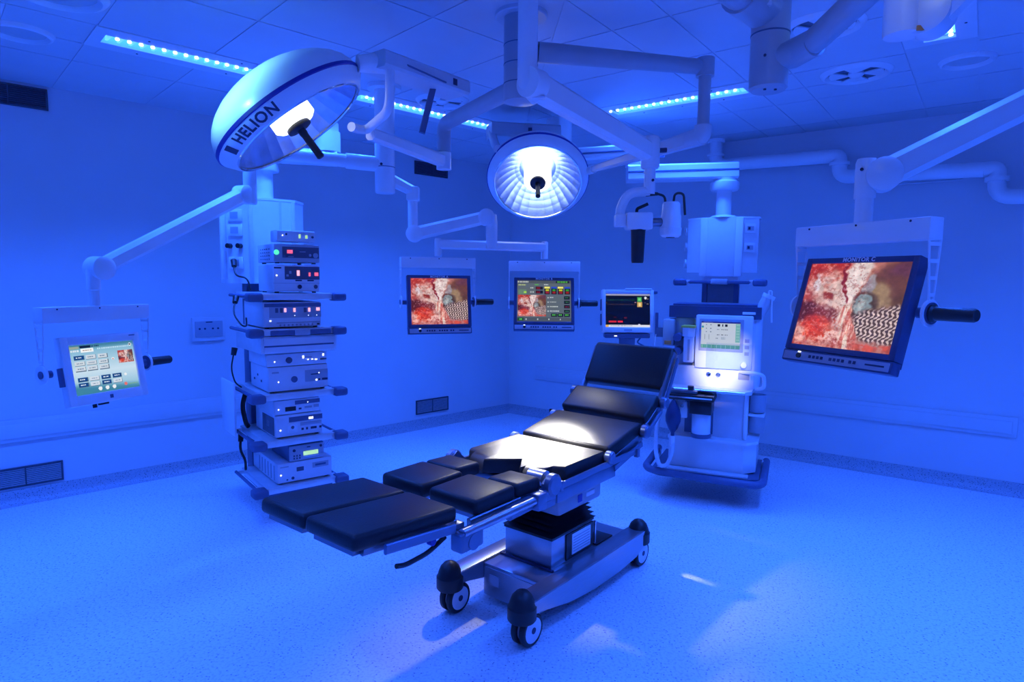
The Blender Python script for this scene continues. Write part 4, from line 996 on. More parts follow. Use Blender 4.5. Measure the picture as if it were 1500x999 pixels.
device('generator_unit', 'wide device with four red digits between the two upper shelves', -.06, .312, 1.239, 1.406, .42,
       [('b', 'display_strip', .10, 1, .40, .92, 'device_grey', .001), ('b', 'top_strip', .02, 1, .82, .96, 'bumper_blue', .002)] + [('b', 'digit', u, u + .055, .58, .80, 'led_pink', .004) for u in (.34, .50, .76)] + [('b', 'digit', .90, .99, .62, .80, 'led_pink', .004)]
       + [('b', 'digit_well', u, u + .05, .60, .78, 'panel_dark', .002) for u in (.20, .28, .69)] + [('c', L, u, .48, .004, 'led_white', .003) for u in (.53, .77, .92)] + [('b', 'key', .10, .13, .27, .32, 'led_white', .002), ('b', 'groove', .22, .98, .20, .23, 'device_grey', .001)]
       + [('c', 'connector', .28 + .07 * k, .12, .006, 'device_grey', .003) for k in range(9)] + [('b', 'port', .92, .97, .10, .16, 'ink_navy', .002)])
device('light_source', 'flat device with a round black socket below the drawer', -.05, .347, .992, 1.074, .38,
       [('c', L, .13, .42, .007, 'led_white', .003), ('c', 'round_socket', .36, .48, .021, 'panel_dark', .006), ('b', L, .58, .61, .55, .78, 'led_white', .002), ('b', 'key', .66, .69, .4, .48, 'led_white', .002), ('b', 'key', .73, .76, .4, .48, 'led_white', .002), ('b', 'key', .79, .83, .36, .46, 'led_white', .002), ('b', 'key', .88, .99, .34, .46, 'panel_dark', .002), ('b', L, .92, .95, .65, .85, 'led_white', .001), ('b', 'key_field', .55, .74, .6, .66, 'device_grey', .001)], feet=False)
device('camera_controller', 'device with a shaded corner panel and grey socket on the third shelf', -.04, .352, .824, .991, .38,
       [('c', L, .16, .42, .007, 'led_white', .003), ('c', 'round_socket', .42, .48, .021, 'bumper_blue', .006), ('b', 'key_field', .60, .995, .34, .80, 'device_grey', .001), ('c', L, .84, .66, .006, 'led_white', .003), ('b', 'key', .78, .81, .35, .42, 'led_white', .003), ('b', 'key', .83, .86, .36, .43, 'ink_navy', .002), ('b', 'key', .89, .99, .36, .44, 'ink_navy', .002), ('b', 'key', .7, .84, .6, .64, 'ink_navy', .002), ('b', 'name_plate', .06, .17, .76, .82, 'device_grey', .001)]
       + [('s', 'vent_hole', .35 + .2 * i, .39 + .2 * i, .35 + .2 * (i % 2), .43 + .2 * (i % 2), 'ink_navy') for i in range(3)])
device('recorder', 'flat device with a black display window under the third shelf', -.012, .291, .676, .772, .40,
       [('b', 'top_strip', .45, 1, .62, .9, 'bumper_blue', .001), ('c', L, .10, .40, .007, 'led_white', .003), ('b', 'display_window', .24, .47, .22, .52, 'black_plastic', .002), ('b', 'key', .53, .59, .26, .38, 'ink_navy', .002), ('b', 'key', .66, .82, .30, .44, 'device_grey', .002), ('c', L, .73, .72, .007, 'led_white', .002), ('b', 'label', .86, .98, .3, .5, 'device_grey', .001)], feet=False)
device('pump_unit', 'device with a ring-shaped dial on the fourth shelf', -.004, .306, .521, .675, .42,
       [('b', 'top_strip', .28, 1, .66, .88, 'bumper_blue', .001), ('c', L, .10, .36, .008, 'led_white', .003), ('b', 'dial_plate', .25, .46, .20, .64, 'enamel', .003), ('c', 'dial', .35, .44, .026, 'enamel', .008), ('c', 'dial_hub', .35, .44, .011, 'panel_dark', .010), ('b', L, .70, .80, .70, .80, 'led_white', .002)]
       + [('b', 'key', u, u + w_, .26, .36, 'ink_navy', .002) for u, w_ in ((.54, .05), (.64, .04), (.74, .13), (.93, .05))] + [('b', 'key_field', .52, .98, .46, .60, 'device_grey', .001), ('s', 'fan_panel', .05, .62, .12, .88, 'grille_slat'), ('s', 'fan_hub', .28, .40, .40, .66, 'device_white')])
device('signal_converter', 'small device with a lit yellow display on the lowest shelf', .078, .315, .356, .462, .36,
       [('b', 'display', .40, .82, .30, .56, 'led_lime', .003), ('c', 'knob', .14, .70, .010, 'ink_navy', .006), ('c', 'knob', .90, .78, .009, 'ink_navy', .006)] + [('b', 'key', .12 + .08 * i, .155 + .08 * i, .14 + .16 * j, .24 + .16 * j, 'ink_navy', .002) for i in range(3) for j in range(2)] + [('b', 'label', .40, .84, .20, .24, 'ink_white', .001), ('b', 'label', .5, .6, .78, .84, 'ink_navy', .001), ('c', 'connector', .93, .3, .007, 'device_grey', .004)], face='device_grey', body='bumper_blue', feet=False)
device('archive_computer', 'wide pale computer case at the bottom of the equipment tower', .0, .368, .215, .355, .53,
       [('b', 'disc_slot', .34, .47, .52, .72, 'panel_dark', .002), ('c', L, .06, .46, .008, 'led_white', .003), ('c', 'button', .27, .24, .010, 'ink_navy', .004), ('c', 'button', .17, .2, .006, 'bumper_blue', .003), ('b', 'name_plate', .05, .2, .80, .85, 'device_grey', .001), ('b', 'drive_bay', .63, .93, .56, .82, 'device_grey', .001), ('b', 'drive_slot', .68, .88, .64, .74, 'bumper_blue', .002)]
       + [('s', 'vent_slot', .1 + .12 * i, .12 + .12 * i, .15, .85, 'device_grey') for i in range(6)])
# cables
def cable(label, pts, r=.006, m='black_rubber', fil=.06, plug=True):
    pts = [MT @ Vector(p) for p in pts]
    t = thing('power_cable', label, 'cable', at(*pts[0]), 'cables of the equipment tower')
    part('cord', MB().tube(pts, r, 8, fil), m, t)
    if plug: part('plug', MB().cyl(pts[0] + (pts[0] - pts[1]).normalized() * .02, pts[0] + (pts[1] - pts[0]).normalized() * .03, .020, .016, n=14), m, t)
pw = Ms @ Vector((.01, -.045, 1.66))
cable('black power cable running from the pendant socket down to the top shelf', [pw, pw + Vector((-.01, -.06, -.09)), (-.055, .36, 1.56), (-.045, .34, 1.475)])
cable('thin black cable looping beside the two upper shelves', [(-.15, .30, 1.42), (-.19, .22, 1.33), (-.17, .10, 1.26), (-.13, .14, 1.25), (-.11, .22, 1.30)], .005)
cable('black cable hanging at the left beside the camera controller', [(-.14, .42, 1.07), (-.17, .40, .95), (-.155, .36, .86), (-.12, .34, .83)], .005)
cable('dark bundled cable behind the ring-dial device', [(-.05, .50, .78), (-.09, .47, .68), (-.07, .46, .56), (-.05, .48, .53)], .016, plug=False)
cable('tangled dark cable below the fourth shelf at the tower back', [(-.10, .48, .46), (-.12, .44, .38), (-.08, .46, .30), (-.07, .50, .22)], .009)

# ------------------------------------------------------------------ anaesthesia machine and its pendant
AXm = Vector((.911, -.412, 0)); MO = Vector((1.71, 4.149, 0)); MM = frame(MO, AXm)
t = thing('anaesthesia_machine', 'anaesthesia machine hanging just above the floor, breathing bag at its left side', 'anaesthesia machine', MM @ at(-.4, .3, .15))
def mp(name, mb, m, under=None, label=None):
    mb.xf(at(.4, -.3, -.15)); return obj(name, mb, m, under or t, label)
ped = mp('base_plate', MB().prism([(-.76, .05), (-.70, .02), (-.10, .02), (-.03, .06), (-.03, .60), (-.76, .60)], .155, .205), 'bumper_blue')
mp('push_rail', MB().tube([(-.80, .50, .235), (-.80, .02, .215), (-.76, -.02, .205), (-.42, -.035, .19), (-.04, -.02, .185), (-.0, .02, .195), (-.0, .50, .225)], .026, 14, .05), 'bumper_blue', ped, 'blue wrap-around bumper rail')
for x in (-.79, -.01):
    mp('rail_post', MB().box(x - .02, x + .02, .42, .46, .16, .24, .006), 'aluminium', ped)
mp('tray_face', MB().box(-.72, -.10, .025, .10, .205, .222, .006), 'enamel_shade', ped)
mp('lower_cabinet', MB().prism([(-.66, .13), (-.14, .115), (-.06, .20), (-.06, .56), (-.66, .56)], .215, .425), 'enamel')
mp('cabinet_ledge', MB().prism([(-.66, .10), (-.12, .085), (-.05, .17), (-.05, .57), (-.66, .57)], .425, .445), 'enamel')
mp('middle_cabinet', MB().prism([(-.66, .20), (-.15, .185), (-.13, .20), (-.13, .56), (-.66, .56)], .445, .79), 'device_white')
mp('cabinet_frame', MB().box(-.155, -.125, .165, .205, .445, .80, .008), 'enamel')
mp('middle_recess', MB().box(-.56, -.36, .178, .196, .46, .76, .004), 'bumper_blue')
mp('worktop', MB().prism([(-.66, .08), (-.62, .05), (-.14, .045), (-.10, .08), (-.10, .55), (-.66, .55)], .785, .81), 'enamel', None, 'pale worktop with rounded edge')
mp('worktop_edge', MB().tube([(-.62, .045, .797), (-.14, .04, .797)], .010, 10), 'chrome')
for k, z in enumerate((.47, .62)):
    mp('side_bin', MB().lathe([(0, 0), (.05, 0), (.055, .01), (.06, .13), (.052, .13), (.045, .012), (0, .012)], (-.075, .36, z), n=22), 'device_grey')
mp('side_shelf', MB().box(-.13, -.02, .28, .46, .595, .612, .006), 'enamel')
con = mp('control_console', MB().prism([(-.66, .24), (-.10, .215), (-.07, .26), (-.07, .52), (-.66, .52)], .81, 1.30), 'enamel', None, 'upper console with controls')
mp('front_apron', MB().prism([(-.64, .175), (-.12, .16), (-.12, .24), (-.64, .255)], .81, .955), 'enamel', con)
mp('top_panel', MB().prism([(-.70, .20), (-.10, .175), (-.07, .22), (-.07, .52), (-.70, .52)], 1.30, 1.385), 'bezel_blue', None, 'dark blue top panel')
mp('top_lip', MB().prism([(-.68, .24), (-.10, .215), (-.10, .50), (-.68, .50)], 1.385, 1.40), 'bumper_blue')
mp('left_tower', MB().box(-.66, -.52, .225, .5, .95, 1.30, .01), 'device_grey', con)
dis = mp('display_housing', MB().box(-.50, -.115, .145, .215, .945, 1.325, .010), 'enamel', None, 'pale display housing')
mp('display_recess', MB().box(-.475, -.175, .140, .150, 1.07, 1.30, .004), 'device_grey', dis)
scr = screen_obj('screen', picture_anaesthesia(), .262, .188, dis, at(.4, -.3, -.15) @ at(-.328, .1385, 1.186))
mp('cover_sheet', MB().box(-.42, -.12, .1365, .1375, .95, 1.13), 'front_glass', dis, 'clear plastic cover sheet')
mp('control_knob', MB().lathe([(0, 0), (.022, 0), (.024, .01), (.020, .03), (0, .032)], (-.165, .145, .985), (0, -1, 0), n=20), 'enamel', dis)
for k in range(3):
    mp('key_row', MB().box(-.165, -.135, .1435, .1465, 1.05 + k * .045, 1.075 + k * .045, .001), 'device_grey', dis)
mp('painted_highlight', MB().box(-.19, -.105, .170, .178, 1.335, 1.352, .002), 'ink_white', None)  # white strip painting the bright highlight on the top panel corner
mk = text_mesh('aspire', .030, .0004, 1.1).xf(Matrix.Translation((-.60, .1965, 1.345)) @ Matrix.Rotation(-.04, 4, 'Z') @ FRONT)
mp('lettering', mk, 'ink_white', None, 'small white lettering at the left of the top panel')
for x in (-.40, -.335):
    mp('gauge', MB().lathe([(0, 0), (.016, 0), (.017, .008), (.012, .012), (0, .010)], (x, .168, .90), (0, -1, 0), n=18), 'chrome', con)
mp('gauge_face', MB().cyl((-.335, .154, .90), (-.335, .157, .90), .010, n=14), 'bumper_blue', con)
mp('grip_recess', MB().box(-.20, -.125, .157, .168, .875, .925, .006), 'device_grey', con)
mp('side_handle', MB().tube([(-.19, .16, .93), (-.10, .12, .935), (-.03, .14, .92), (-.025, .14, .83), (-.08, .17, .815)], .013, 12, .03), 'enamel', None, 'white pull handle')
# vaporiser
vap = mp('vaporiser', MB().box(-.575, -.505, .10, .225, .985, 1.17, .008), 'device_white')
mp('vaporiser_cap', MB().prism([(-.585, .11), (-.54, .085), (-.50, .11), (-.50, .22), (-.585, .22)], 1.17, 1.235), 'device_white', vap)
mp('vaporiser_band', MB().box(-.592, -.495, .085, .22, 1.233, 1.248, .003), 'yellow_plastic', vap, 'yellow top band')
mp('vaporiser_window', MB().box(-.545, -.53, .096, .101, 1.0, 1.15), 'device_grey', vap)
mod = mp('gas_module', MB().box(-.735, -.655, .16, .40, 1.09, 1.285, .008), 'device_grey')
mp('module_port', MB().box(-.72, -.67, .15, .162, 1.10, 1.13, .004), 'orange_plastic', mod)
for k, z in enumerate((1.16, 1.06)):
    mp('hose_fitting', MB().cyl((-.62, .10, z), (-.62, .22, z), .03, n=16), 'bumper_blue', mod)
mp('flow_tube', MB().cyl((-.79, .20, 1.17), (-.79, .20, 1.33), .012, n=12), 'bumper_blue', mod)
mp('flow_bracket', MB().box(-.80, -.73, .19, .21, 1.15, 1.22, .004), 'bumper_blue', mod)
mp('sample_line', MB().tube([(-.79, .19, 1.17), (-.80, .17, 1.06), (-.75, .16, 1.03), (-.72, .17, 1.12)], .004, 6, .03), 'hose_clear', mod)
# absorber
ab = mp('absorber_block', MB().box(-.64, -.335, -.05, .14, .735, .775, .006), 'black_plastic', None, 'black breathing circuit block')
mp('absorber_trim', MB().box(-.645, -.345, -.055, -.04, .752, .762), 'chrome', ab)
mp('absorber_top', MB().box(-.65, -.45, -.02, .14, .775, .80, .004), 'steel_dark', ab)
mp('valve', MB().cyl((-.50, .02, .79), (-.50, .02, .83), .022, n=16), 'black_plastic', ab)
mp('absorber_body', MB().box(-.50, -.35, -.03, .14, .64, .735, .006), 'black_plastic', ab)
mp('bracket_plate', MB().box(-.625, -.515, .0, .015, .60, .72, .008), 'enamel', ab)
mp('bracket_knob', MB().cyl((-.55, -.02, .69), (-.55, .0, .69), .013, n=12), 'chrome', ab)
can = mp('absorber_canister', MB().lathe([(0, .475), (.062, .475), (.065, .485), (.065, .645), (.055, .66), (0, .66)], (-.425, .05, 0), n=28), 'glass_jar', None, 'clear canister of white granules')
mp('canister_base', MB().lathe([(0, .465), (.068, .465), (.070, .475), (.070, .492), (.066, .495), (0, .495)], (-.425, .05, 0), n=28), 'bumper_blue', can)
mp('canister_neck', MB().cyl((-.425, .03, .655), (-.425, .03, .70), .022, n=16), 'device_grey', can)
# breathing bag and hose
mp('breathing_bag', MB().lathe([(0, .465), (.012, .465), (.014, .50), (.034, .53), (.052, .58), (.054, .62), (.044, .665), (.025, .705), (.012, .73), (0, .735)], (-.605, -.04, 0), n=24), 'bag_blue', None, 'dark blue breathing bag')
mp('bag_hose', MB().tube([(-.605, -.04, .47), (-.60, -.045, .36), (-.635, -.05, .255), (-.69, -.045, .245), (-.725, -.02, .34), (-.735, .03, .50), (-.70, .08, .70)], .015, 12, .07), 'hose_clear', None, 'pale corrugated hose')
mp('hose_connector', MB().cyl((-.605, -.04, .40), (-.604, -.041, .475), .017, n=14), 'device_white')
# ------------------------------------------------------------------ suction wand holder at the top right corner
t2 = thing('suction_cup_holder', 'pale tilted tube with a white collar at the machine top corner', 'holder', MM @ at(-.09, .30, 1.25))
obj('tube', MB().cyl((-.02, 0, .04), (.06, .0, .21), .035, .04, n=20), 'enamel_shade', t2)
obj('collar', MB().cyl((.055, 0, .20), (.065, 0, .222), .044, n=22), 'enamel', t2)
obj('hook', MB().tube([(.06, 0, .22), (.058, 0, .25), (.078, 0, .25), (.08, 0, .22)], .005, 8, .015), 'enamel', t2)
obj('dangling_tag', MB().beam((.08, -.02, .21), (.086, -.02, .03), .03, .012, bev=.003), 'enamel', t2)

# ------------------------------------------------------------------ pendant above the machine
PX, PY = -.385, .55
pc = MM @ Vector((PX, PY, 0))
tp_ = thing('anaesthesia_pendant', 'ceiling pendant with a pale socket head above the anaesthesia machine', 'equipment pendant', frame((pc.x, pc.y, 1.38), AXm))
def pp(name, mb, m, under=None, label=None):
    mb.xf(at(0, 0, -1.38)); return obj(name, mb, m, under or tp_, label)
poly = [(-.255, .0), (-.13, -.07), (.13, -.07), (.255, .0), (.255, .16), (-.255, .16)]
hd = pp('head_block', MB().prism(poly, 1.63, 2.03), 'device_white', None, 'pale faceted socket head')
pp('centre_panel', MB().box(-.10, .10, -.085, -.06, 1.60, 2.035, .006), 'device_white', hd)
for x in (-.125, .125): pp('corner_profile', MB().box(x - .028, x + .028, -.084, -.055, 1.60, 2.035, .008), 'enamel', hd)
pp('head_cap', MB().prism([(x * 1.02, y * 1.02) for x, y in poly], 2.03, 2.042), 'enamel', hd)
pp('top_boss', MB().lathe([(.10, 2.04), (.085, 2.055), (.06, 2.06)], n=26), 'enamel', hd)
dd = Vector((.125, .07, 0)).normalized(); nn = Vector((.07, -.125, 0)).normalized()
Mr = Matrix(((dd.x, -nn.x, 0, .195), (dd.y, -nn.y, 0, -.034), (0, 0, 1, 0), (0, 0, 0, 1)))
for z in (1.955, 1.815):
    so = pp('socket', MB().box(-.042, .042, -.010, 0, z - .035, z + .035, .004, M=Mr), 'enamel', hd)
    pp('socket_well', MB().box(-.025, .025, -.012, -.009, z - .016, z + .016, M=Mr), 'device_grey', so)
    pp('socket_pin', MB().box(-.018, -.002, -.0135, -.011, z - .010, z + .010, M=Mr), 'ink_navy', so)
for k, z in enumerate((1.95, 1.83, 1.70)): pp('gas_outlet', MB().cyl((-.255, .06, z), (-.285, .05, z), .035, n=16), 'enamel', hd)
pp('lower_neck', MB().box(-.13, .13, -.06, .10, 1.555, 1.635, .006), 'enamel')
hbar = pp('handle_bar', MB().box(-.23, .23, -.12, -.09, 1.545, 1.57, .006), 'bumper_blue')
pp('lock_panel', MB().box(-.06, .06, -.132, -.085, 1.54, 1.582, .01), 'device_grey', hbar)
for s in (-1, 1):
    pp('grip', MB().box(s * .285 - .05, s * .285 + .05, -.135, -.06, 1.53, 1.582, .016, 3), 'bumper_blue', hbar, 'rounded blue grip')
    pp('grip_link', MB().box(s * .225 - .012, s * .225 + .012, -.12, -.085, 1.54, 1.575, .003), 'aluminium', hbar)
    pp('upright', MB().box(s * .115 - .018, s * .115 + .018, -.02, .06, 1.402, 1.56), 'bumper_blue')
pp('dock_plate', MB().box(-.10, .10, .0, .05, 1.402, 1.56), 'steel_dark')
col = pp('suspension_column', MB().lathe([(.055, 2.05), (.055, 2.24), (.095, 2.24), (.105, 2.255), (.105, 2.30), (.085, 2.315), (.085, 2.33)], n=30), 'enamel')
tb = thing('pendant_boom', 'two-tier grooved ceiling beam carrying the anaesthesia pendant', 'support arm', at(pc.x, pc.y, 2.3))
w0 = Vector((pc.x + .08, pc.y, 2.385)); w1 = Vector((.86, 4.86, 2.365))
part('lower_beam', MB().beam(w0, w1, .17, .115, bev=.012), 'enamel', tb)
sd = (w1 - w0).normalized().cross(Vector((0, 0, 1)))
for s in (1, -1):
    part('beam_groove', MB().beam(w0 + sd * .086 * s + Vector((0, 0, .004)), w1 + sd * .086 * s + Vector((0, 0, .004)), .006, .014, bev=.002), 'bumper_blue', tb)
j0 = Vector((.95, 4.88, 0))
part('joint', MB().lathe([(.10, 2.42), (.10, 2.46), (.085, 2.47), (.085, 2.50)], (j0.x, j0.y, 0), n=28), 'enamel', tb)
w2 = Vector((1.02, 4.86, 2.535)); w3 = Vector((.30, 5.16, 2.535))
part('upper_beam', MB().beam(w2, w3, .19, .10, bev=.012), 'enamel', tb)
sd2 = (w3 - w2).normalized().cross(Vector((0, 0, 1)))
part('beam_groove', MB().beam(w2 + sd2 * .096, w3 + sd2 * .096, .006, .014, bev=.002), 'bumper_blue', tb)
part('beam_groove', MB().beam(w2 - sd2 * .096, w3 - sd2 * .096, .006, .014, bev=.002), 'bumper_blue', tb)
part('brake_knob', MB().cyl((1.06, 4.80, 2.50), (1.12, 4.78, 2.50), .022, n=14), 'bumper_blue', tb)
part('ceiling_column', MB().cyl((.36, 5.13, 2.58), (.36, 5.13, HC), .10, n=28), 'enamel', tb)

# ------------------------------------------------------------------ patient monitor
pm = Vector((.863, 4.695, 1.34)); Rz = Matrix.Rotation(.019, 4, 'Z'); Rx = Matrix.Rotation(-.135, 4, 'X')
t = thing('patient_monitor', 'patient monitor with black trace screen behind the head rest', 'monitor', Matrix.Translation(pm) @ Rz)
bz = MB()
bz.box(-.195, -.166, -.012, .05, -.163, .157, .008); bz.box(.166, .195, -.012, .05, -.163, .157, .008)
bz.box(-.17, .17, -.012, .05, .123, .157, .008); bz.box(-.17, .17, -.012, .05, -.163, -.123, .008)
obj('bezel', bz.xf(Rx), 'enamel', t)
obj('back_shell', MB().box(-.17, .17, .02, .10, -.14, .14, .015).xf(Rx), 'device_white', t)
screen_obj('screen', picture_patient(), .332, .246, t, Rx)
obj('alarm_bar', MB().box(-.02, .18, -.014, .03, .156, .168, .004).xf(Rx), 'enamel', t)
obj('emblem', MB().box(-.03, .03, -.0145, -.011, -.152, -.138).xf(Rx), 'device_grey', t)
for z in (-.11, .0): obj('side_key', MB().box(-.203, -.192, -.002, .03, z, z + .085, .003).xf(Rx), 'bumper_blue', t)
obj('connector_block', MB().box(.20, .225, .0, .04, .13, .15, .003).xf(Rx), 'bumper_blue', t)
obj('foot_rail', MB().box(-.17, .17, -.02, .06, -.205, -.170, .008), 'bumper_blue', t)
obj('foot_light', MB().box(-.10, -.08, -.022, -.018, -.192, -.184), 'led_white', t)
obj('stand_neck', MB().prism([(-.06, .0), (.06, .0), (.03, .04), (-.03, .04)], -.26, -.20), 'bumper_blue', t)
obj('support_arm', MB().tube([(0, .02, -.24), (0, .05, -.31), (.30, .30, -.33)], .022, 12, .05), 'bumper_blue', t)
obj('cable', MB().tube([(.11, .02, -.20), (.08, .03, -.24), (.14, .04, -.27)], .006, 8, .02), 'bumper_blue', t)

# ------------------------------------------------------------------ operating table
e1 = Vector((.629, .777, 0)).normalized(); MTb = frame((.21, 3.09, 0), e1)
t = thing('operating_table', 'operating table with jointed black pads on a steel wheeled base', 'operating table', MTb)
def tb_(name, mb, m, under=None, label=None): return obj(name, mb, m, under or t, label)
YZ = lambda y: Matrix(((1, 0, 0, 0), (0, 0, -1, y), (0, 1, 0, 0), (0, 0, 0, 1)))     # polygon in x,z extruded along -y
for s in (-1, 1):
    poly = [(-.535, .20), (-.535, .152), (-.44, .140), (-.22, .092), (.0, .070), (.25, .070), (.42, .085), (.545, .135), (.545, .20)]
    tb_('side_beam', MB().prism(poly, -.05, .05, YZ(s * .215)), 'steel')
    tb_('beam_top', MB().box(-.52, .53, s * .215 - .046, s * .215 + .046, .199, .203, .001), 'steel')
    for x in (-.50, .50):
        ca = tb_('castor', MB().box(x - .012, x + .012, s * .215 - .010, s * .215 + .010, .06, .15), 'steel_dark')
        wy = s * .215 - .028
        for dy in (-.022, .022):
            tb_('tyre', MB().lathe([(.040, -.014), (.066, -.014), (.0715, -.008), (.0715, .008), (.066, .014), (.040, .014)], (x + .012, s * .215 + dy - .006, .0715), (0, 1, 0), n=36, cap=False), 'black_rubber', ca)
            tb_('wheel_disc', MB().lathe([(0, -.0155), (.052, -.0155), (.058, -.012), (.058, .012), (.052, .0155), (0, .0155)], (x + .012, s * .215 + dy - .006, .0715), (0, 1, 0), n=32), 'device_white', ca, 'pale grey wheel disc')
        for dy in (-.0395, .0275):
            tb_('axle_cap', MB().cyl((x + .012, s * .215 + dy - .006, .0715), (x + .012, s * .215 + dy + .005, .0715), .014, n=16), 'ink_navy', ca)
        tb_('fork', MB().prism([(-.03, 0), (.03, 0), (.045, .06), (.02, .09), (-.03, .08)], -.006, .006, Matrix(((1, 0, 0, x), (0, 0, -1, s * .215 - .006), (0, 1, 0, .065), (0, 0, 0, 1)))), 'steel_dark', ca)
        tb_('bumper_cap', MB().lathe([(0, .118), (.058, .118), (.063, .125), (.063, .178), (.058, .184), (.054, .20), (.044, .225), (.026, .244), (0, .252)], (x - .015 if x < 0 else x + .03, s * .215, 0), n=32), 'black_rubber', None, 'black domed corner bumper')
tb_('base_cover', MB().box(-.335, .47, -.165, .165, .035, .196, .006), 'steel')
tb_('front_plate', MB().box(-.34, -.334, -.15, .15, .045, .18), 'steel')
tb_('cover_label', MB().box(-.343, -.339, .06, .12, .10, .15), 'device_grey')
tb_('cover_seam', MB().box(-.215, -.205, -.16, .16, .195, .206), 'ink_navy')
tb_('column_housing', MB().box(-.20, .165, -.142, .142, .196, .345, .008), 'steel', None, 'polished steel column housing')
tb_('rear_mat', MB().box(.18, .34, -.16, .10, .197, .206, .004), 'black_plastic')
sp_ = tb_('side_panel', MB().box(-.085, .16, -.150, -.141, .205, .335, .003), 'black_plastic')
lb = tb_('type_plate', MB().box(-.04, .128, -.1535, -.149, .222, .325, .001), 'label_white', sp_)
for k in range(6):
    tb_('print_line', MB().box(-.03, .118, -.1545, -.153, .235 + k * .014, .240 + k * .014), 'device_grey', lb)
tb_('handle_post', MB().box(.17, .182, -.155, -.14, .21, .33, .003), 'chrome', sp_)
tb_('bellows_flange', MB().prism([(-.203, -.146), (.168, -.146), (.168, .146), (-.203, .146)], .340, .352), 'black_rubber')
bel = MB(); rings = []
for k in range(11):
    f = k / 10; z = .356 + f * .115; o_ = .018 * (1 if k % 2 == 0 else -1)
    hx0, hx1, hy = -.19 + .075 * f - o_, .16 - .03 * f + o_, .135 - .04 * f + o_
    rings.append([Vector(p) for p in ((hx0, -hy, z), (hx1, -hy, z), (hx1, hy, z), (hx0, hy, z))])
tb_('bellows', bel.loft(rings), 'black_rubber', None, 'black folded rubber bellows')
gb = tb_('column_head', MB().box(-.16, .225, -.155, .155, .445, .585, .02, 3), 'device_grey')
tb_('logo_tile', MB().box(.0, .035, -.158, -.154, .475, .512), 'gasket_blue', gb)
tb_('print_mark', MB().box(.075, .15, -.158, -.154, .485, .507), 'ink_white', gb)
tb_('main_frame', MB().box(-.36, .12, -.25, .25, .60, .655, .01), 'steel_dark')
tb_('frame_neck', MB().box(-.12, .18, -.14, .14, .575, .61), 'steel_dark')
# pads; each is a rounded slab between two points of the side profile
def pad(name, x0, z0, x1, z1, y0, y1, th, label=None, bev=.018):
    L_ = math.hypot(x1 - x0, z1 - z0); a = math.atan2(z1 - z0, x1 - x0)
    M = Matrix.Translation((x0, 0, z0)) @ Matrix.Rotation(-a, 4, 'Y')
    o = tb_(name, MB().box(0, L_, y0, y1, -th, 0, bev, 3, M=M), 'leather', None, label)
    tb_('pad_plate', MB().box(.02, L_ - .02, y0 + .03, y1 - .03, -th - .018, -th + .004, M=M), 'steel_dark', o)
    return M
Wd = .27
pad('foot_pad', -1.412, .786, -.962, .754, -Wd, -.003, .055, 'near foot pad'); pad('foot_pad', -1.412, .786, -.962, .754, .003, Wd, .055, 'far foot pad')
pad('calf_pad', -.872, .747, -.632, .749, -Wd, -.015, .06, 'near calf pad'); pad('calf_pad', -.872, .747, -.632, .749, .015, Wd, .06, 'far calf pad')
pad('thigh_pad', -.622, .747, -.462, .741, -Wd, -.10, .06); pad('thigh_pad', -.622, .747, -.462, .741, .07, Wd, .06)
# seat pad: front edge rolls down, wedge-shaped cut-out in the middle, notches for the joints
rings = []
for y, xf, r in ((-.27, -.275, .02), (-.262, -.285, .02), (-.215, -.315, .02), (-.205, -.40, .055), (-.13, -.43, .062), (-.124, -.43, .062), (-.120, -.425, .012), (-.04, -.305, .010), (.088, -.425, .012), (.092, -.43, .062), (.10, -.43, .062), (.205, -.40, .055), (.215, -.345, .02), (.262, -.335, .02), (.27, -.325, .02)):
    edge = .014 if abs(y) > .265 else 0
    zt, zb = .742 - edge, .675 + edge * .4
    ring = [Vector((.055, y, zb)), Vector((.062, y, zb + .02)), Vector((.062, y, zt - .012)), Vector((.050, y, zt))]
    for k in range(7):
        a = k / 6 * math.pi / 2
        ring.append(Vector((xf + r - r * math.sin(a), y, zt - r + r * math.cos(a))))
    ring.append(Vector((xf + .002, y, zb))); rings.append(ring)
so = tb_('seat_pad', MB().loft(rings), 'leather', None, 'seat pad with rolled front edge and cut-out, lit white')
tb_('pad_plate', MB().box(-.26, .04, -.24, .24, .655, .68), 'steel_dark', so)
pad('lower_back_pad', .085, .752, .428, .820, -Wd, Wd, .075)
pad('upper_back_pad', .452, .842, .622, .942, -Wd, Wd, .075)
pad('head_pad', .672, .965, .822, 1.190, -Wd + .01, Wd - .01, .075, None, .022)
hb2 = math.atan2(.225, .15)
Mh = Matrix.Translation((.672, 0, .965)) @ Matrix.Rotation(-hb2, 4, 'Y')
tb_('head_rail', MB().box(.255, .275, -.24, .24, -.10, -.05, .004, M=Mh), 'steel')
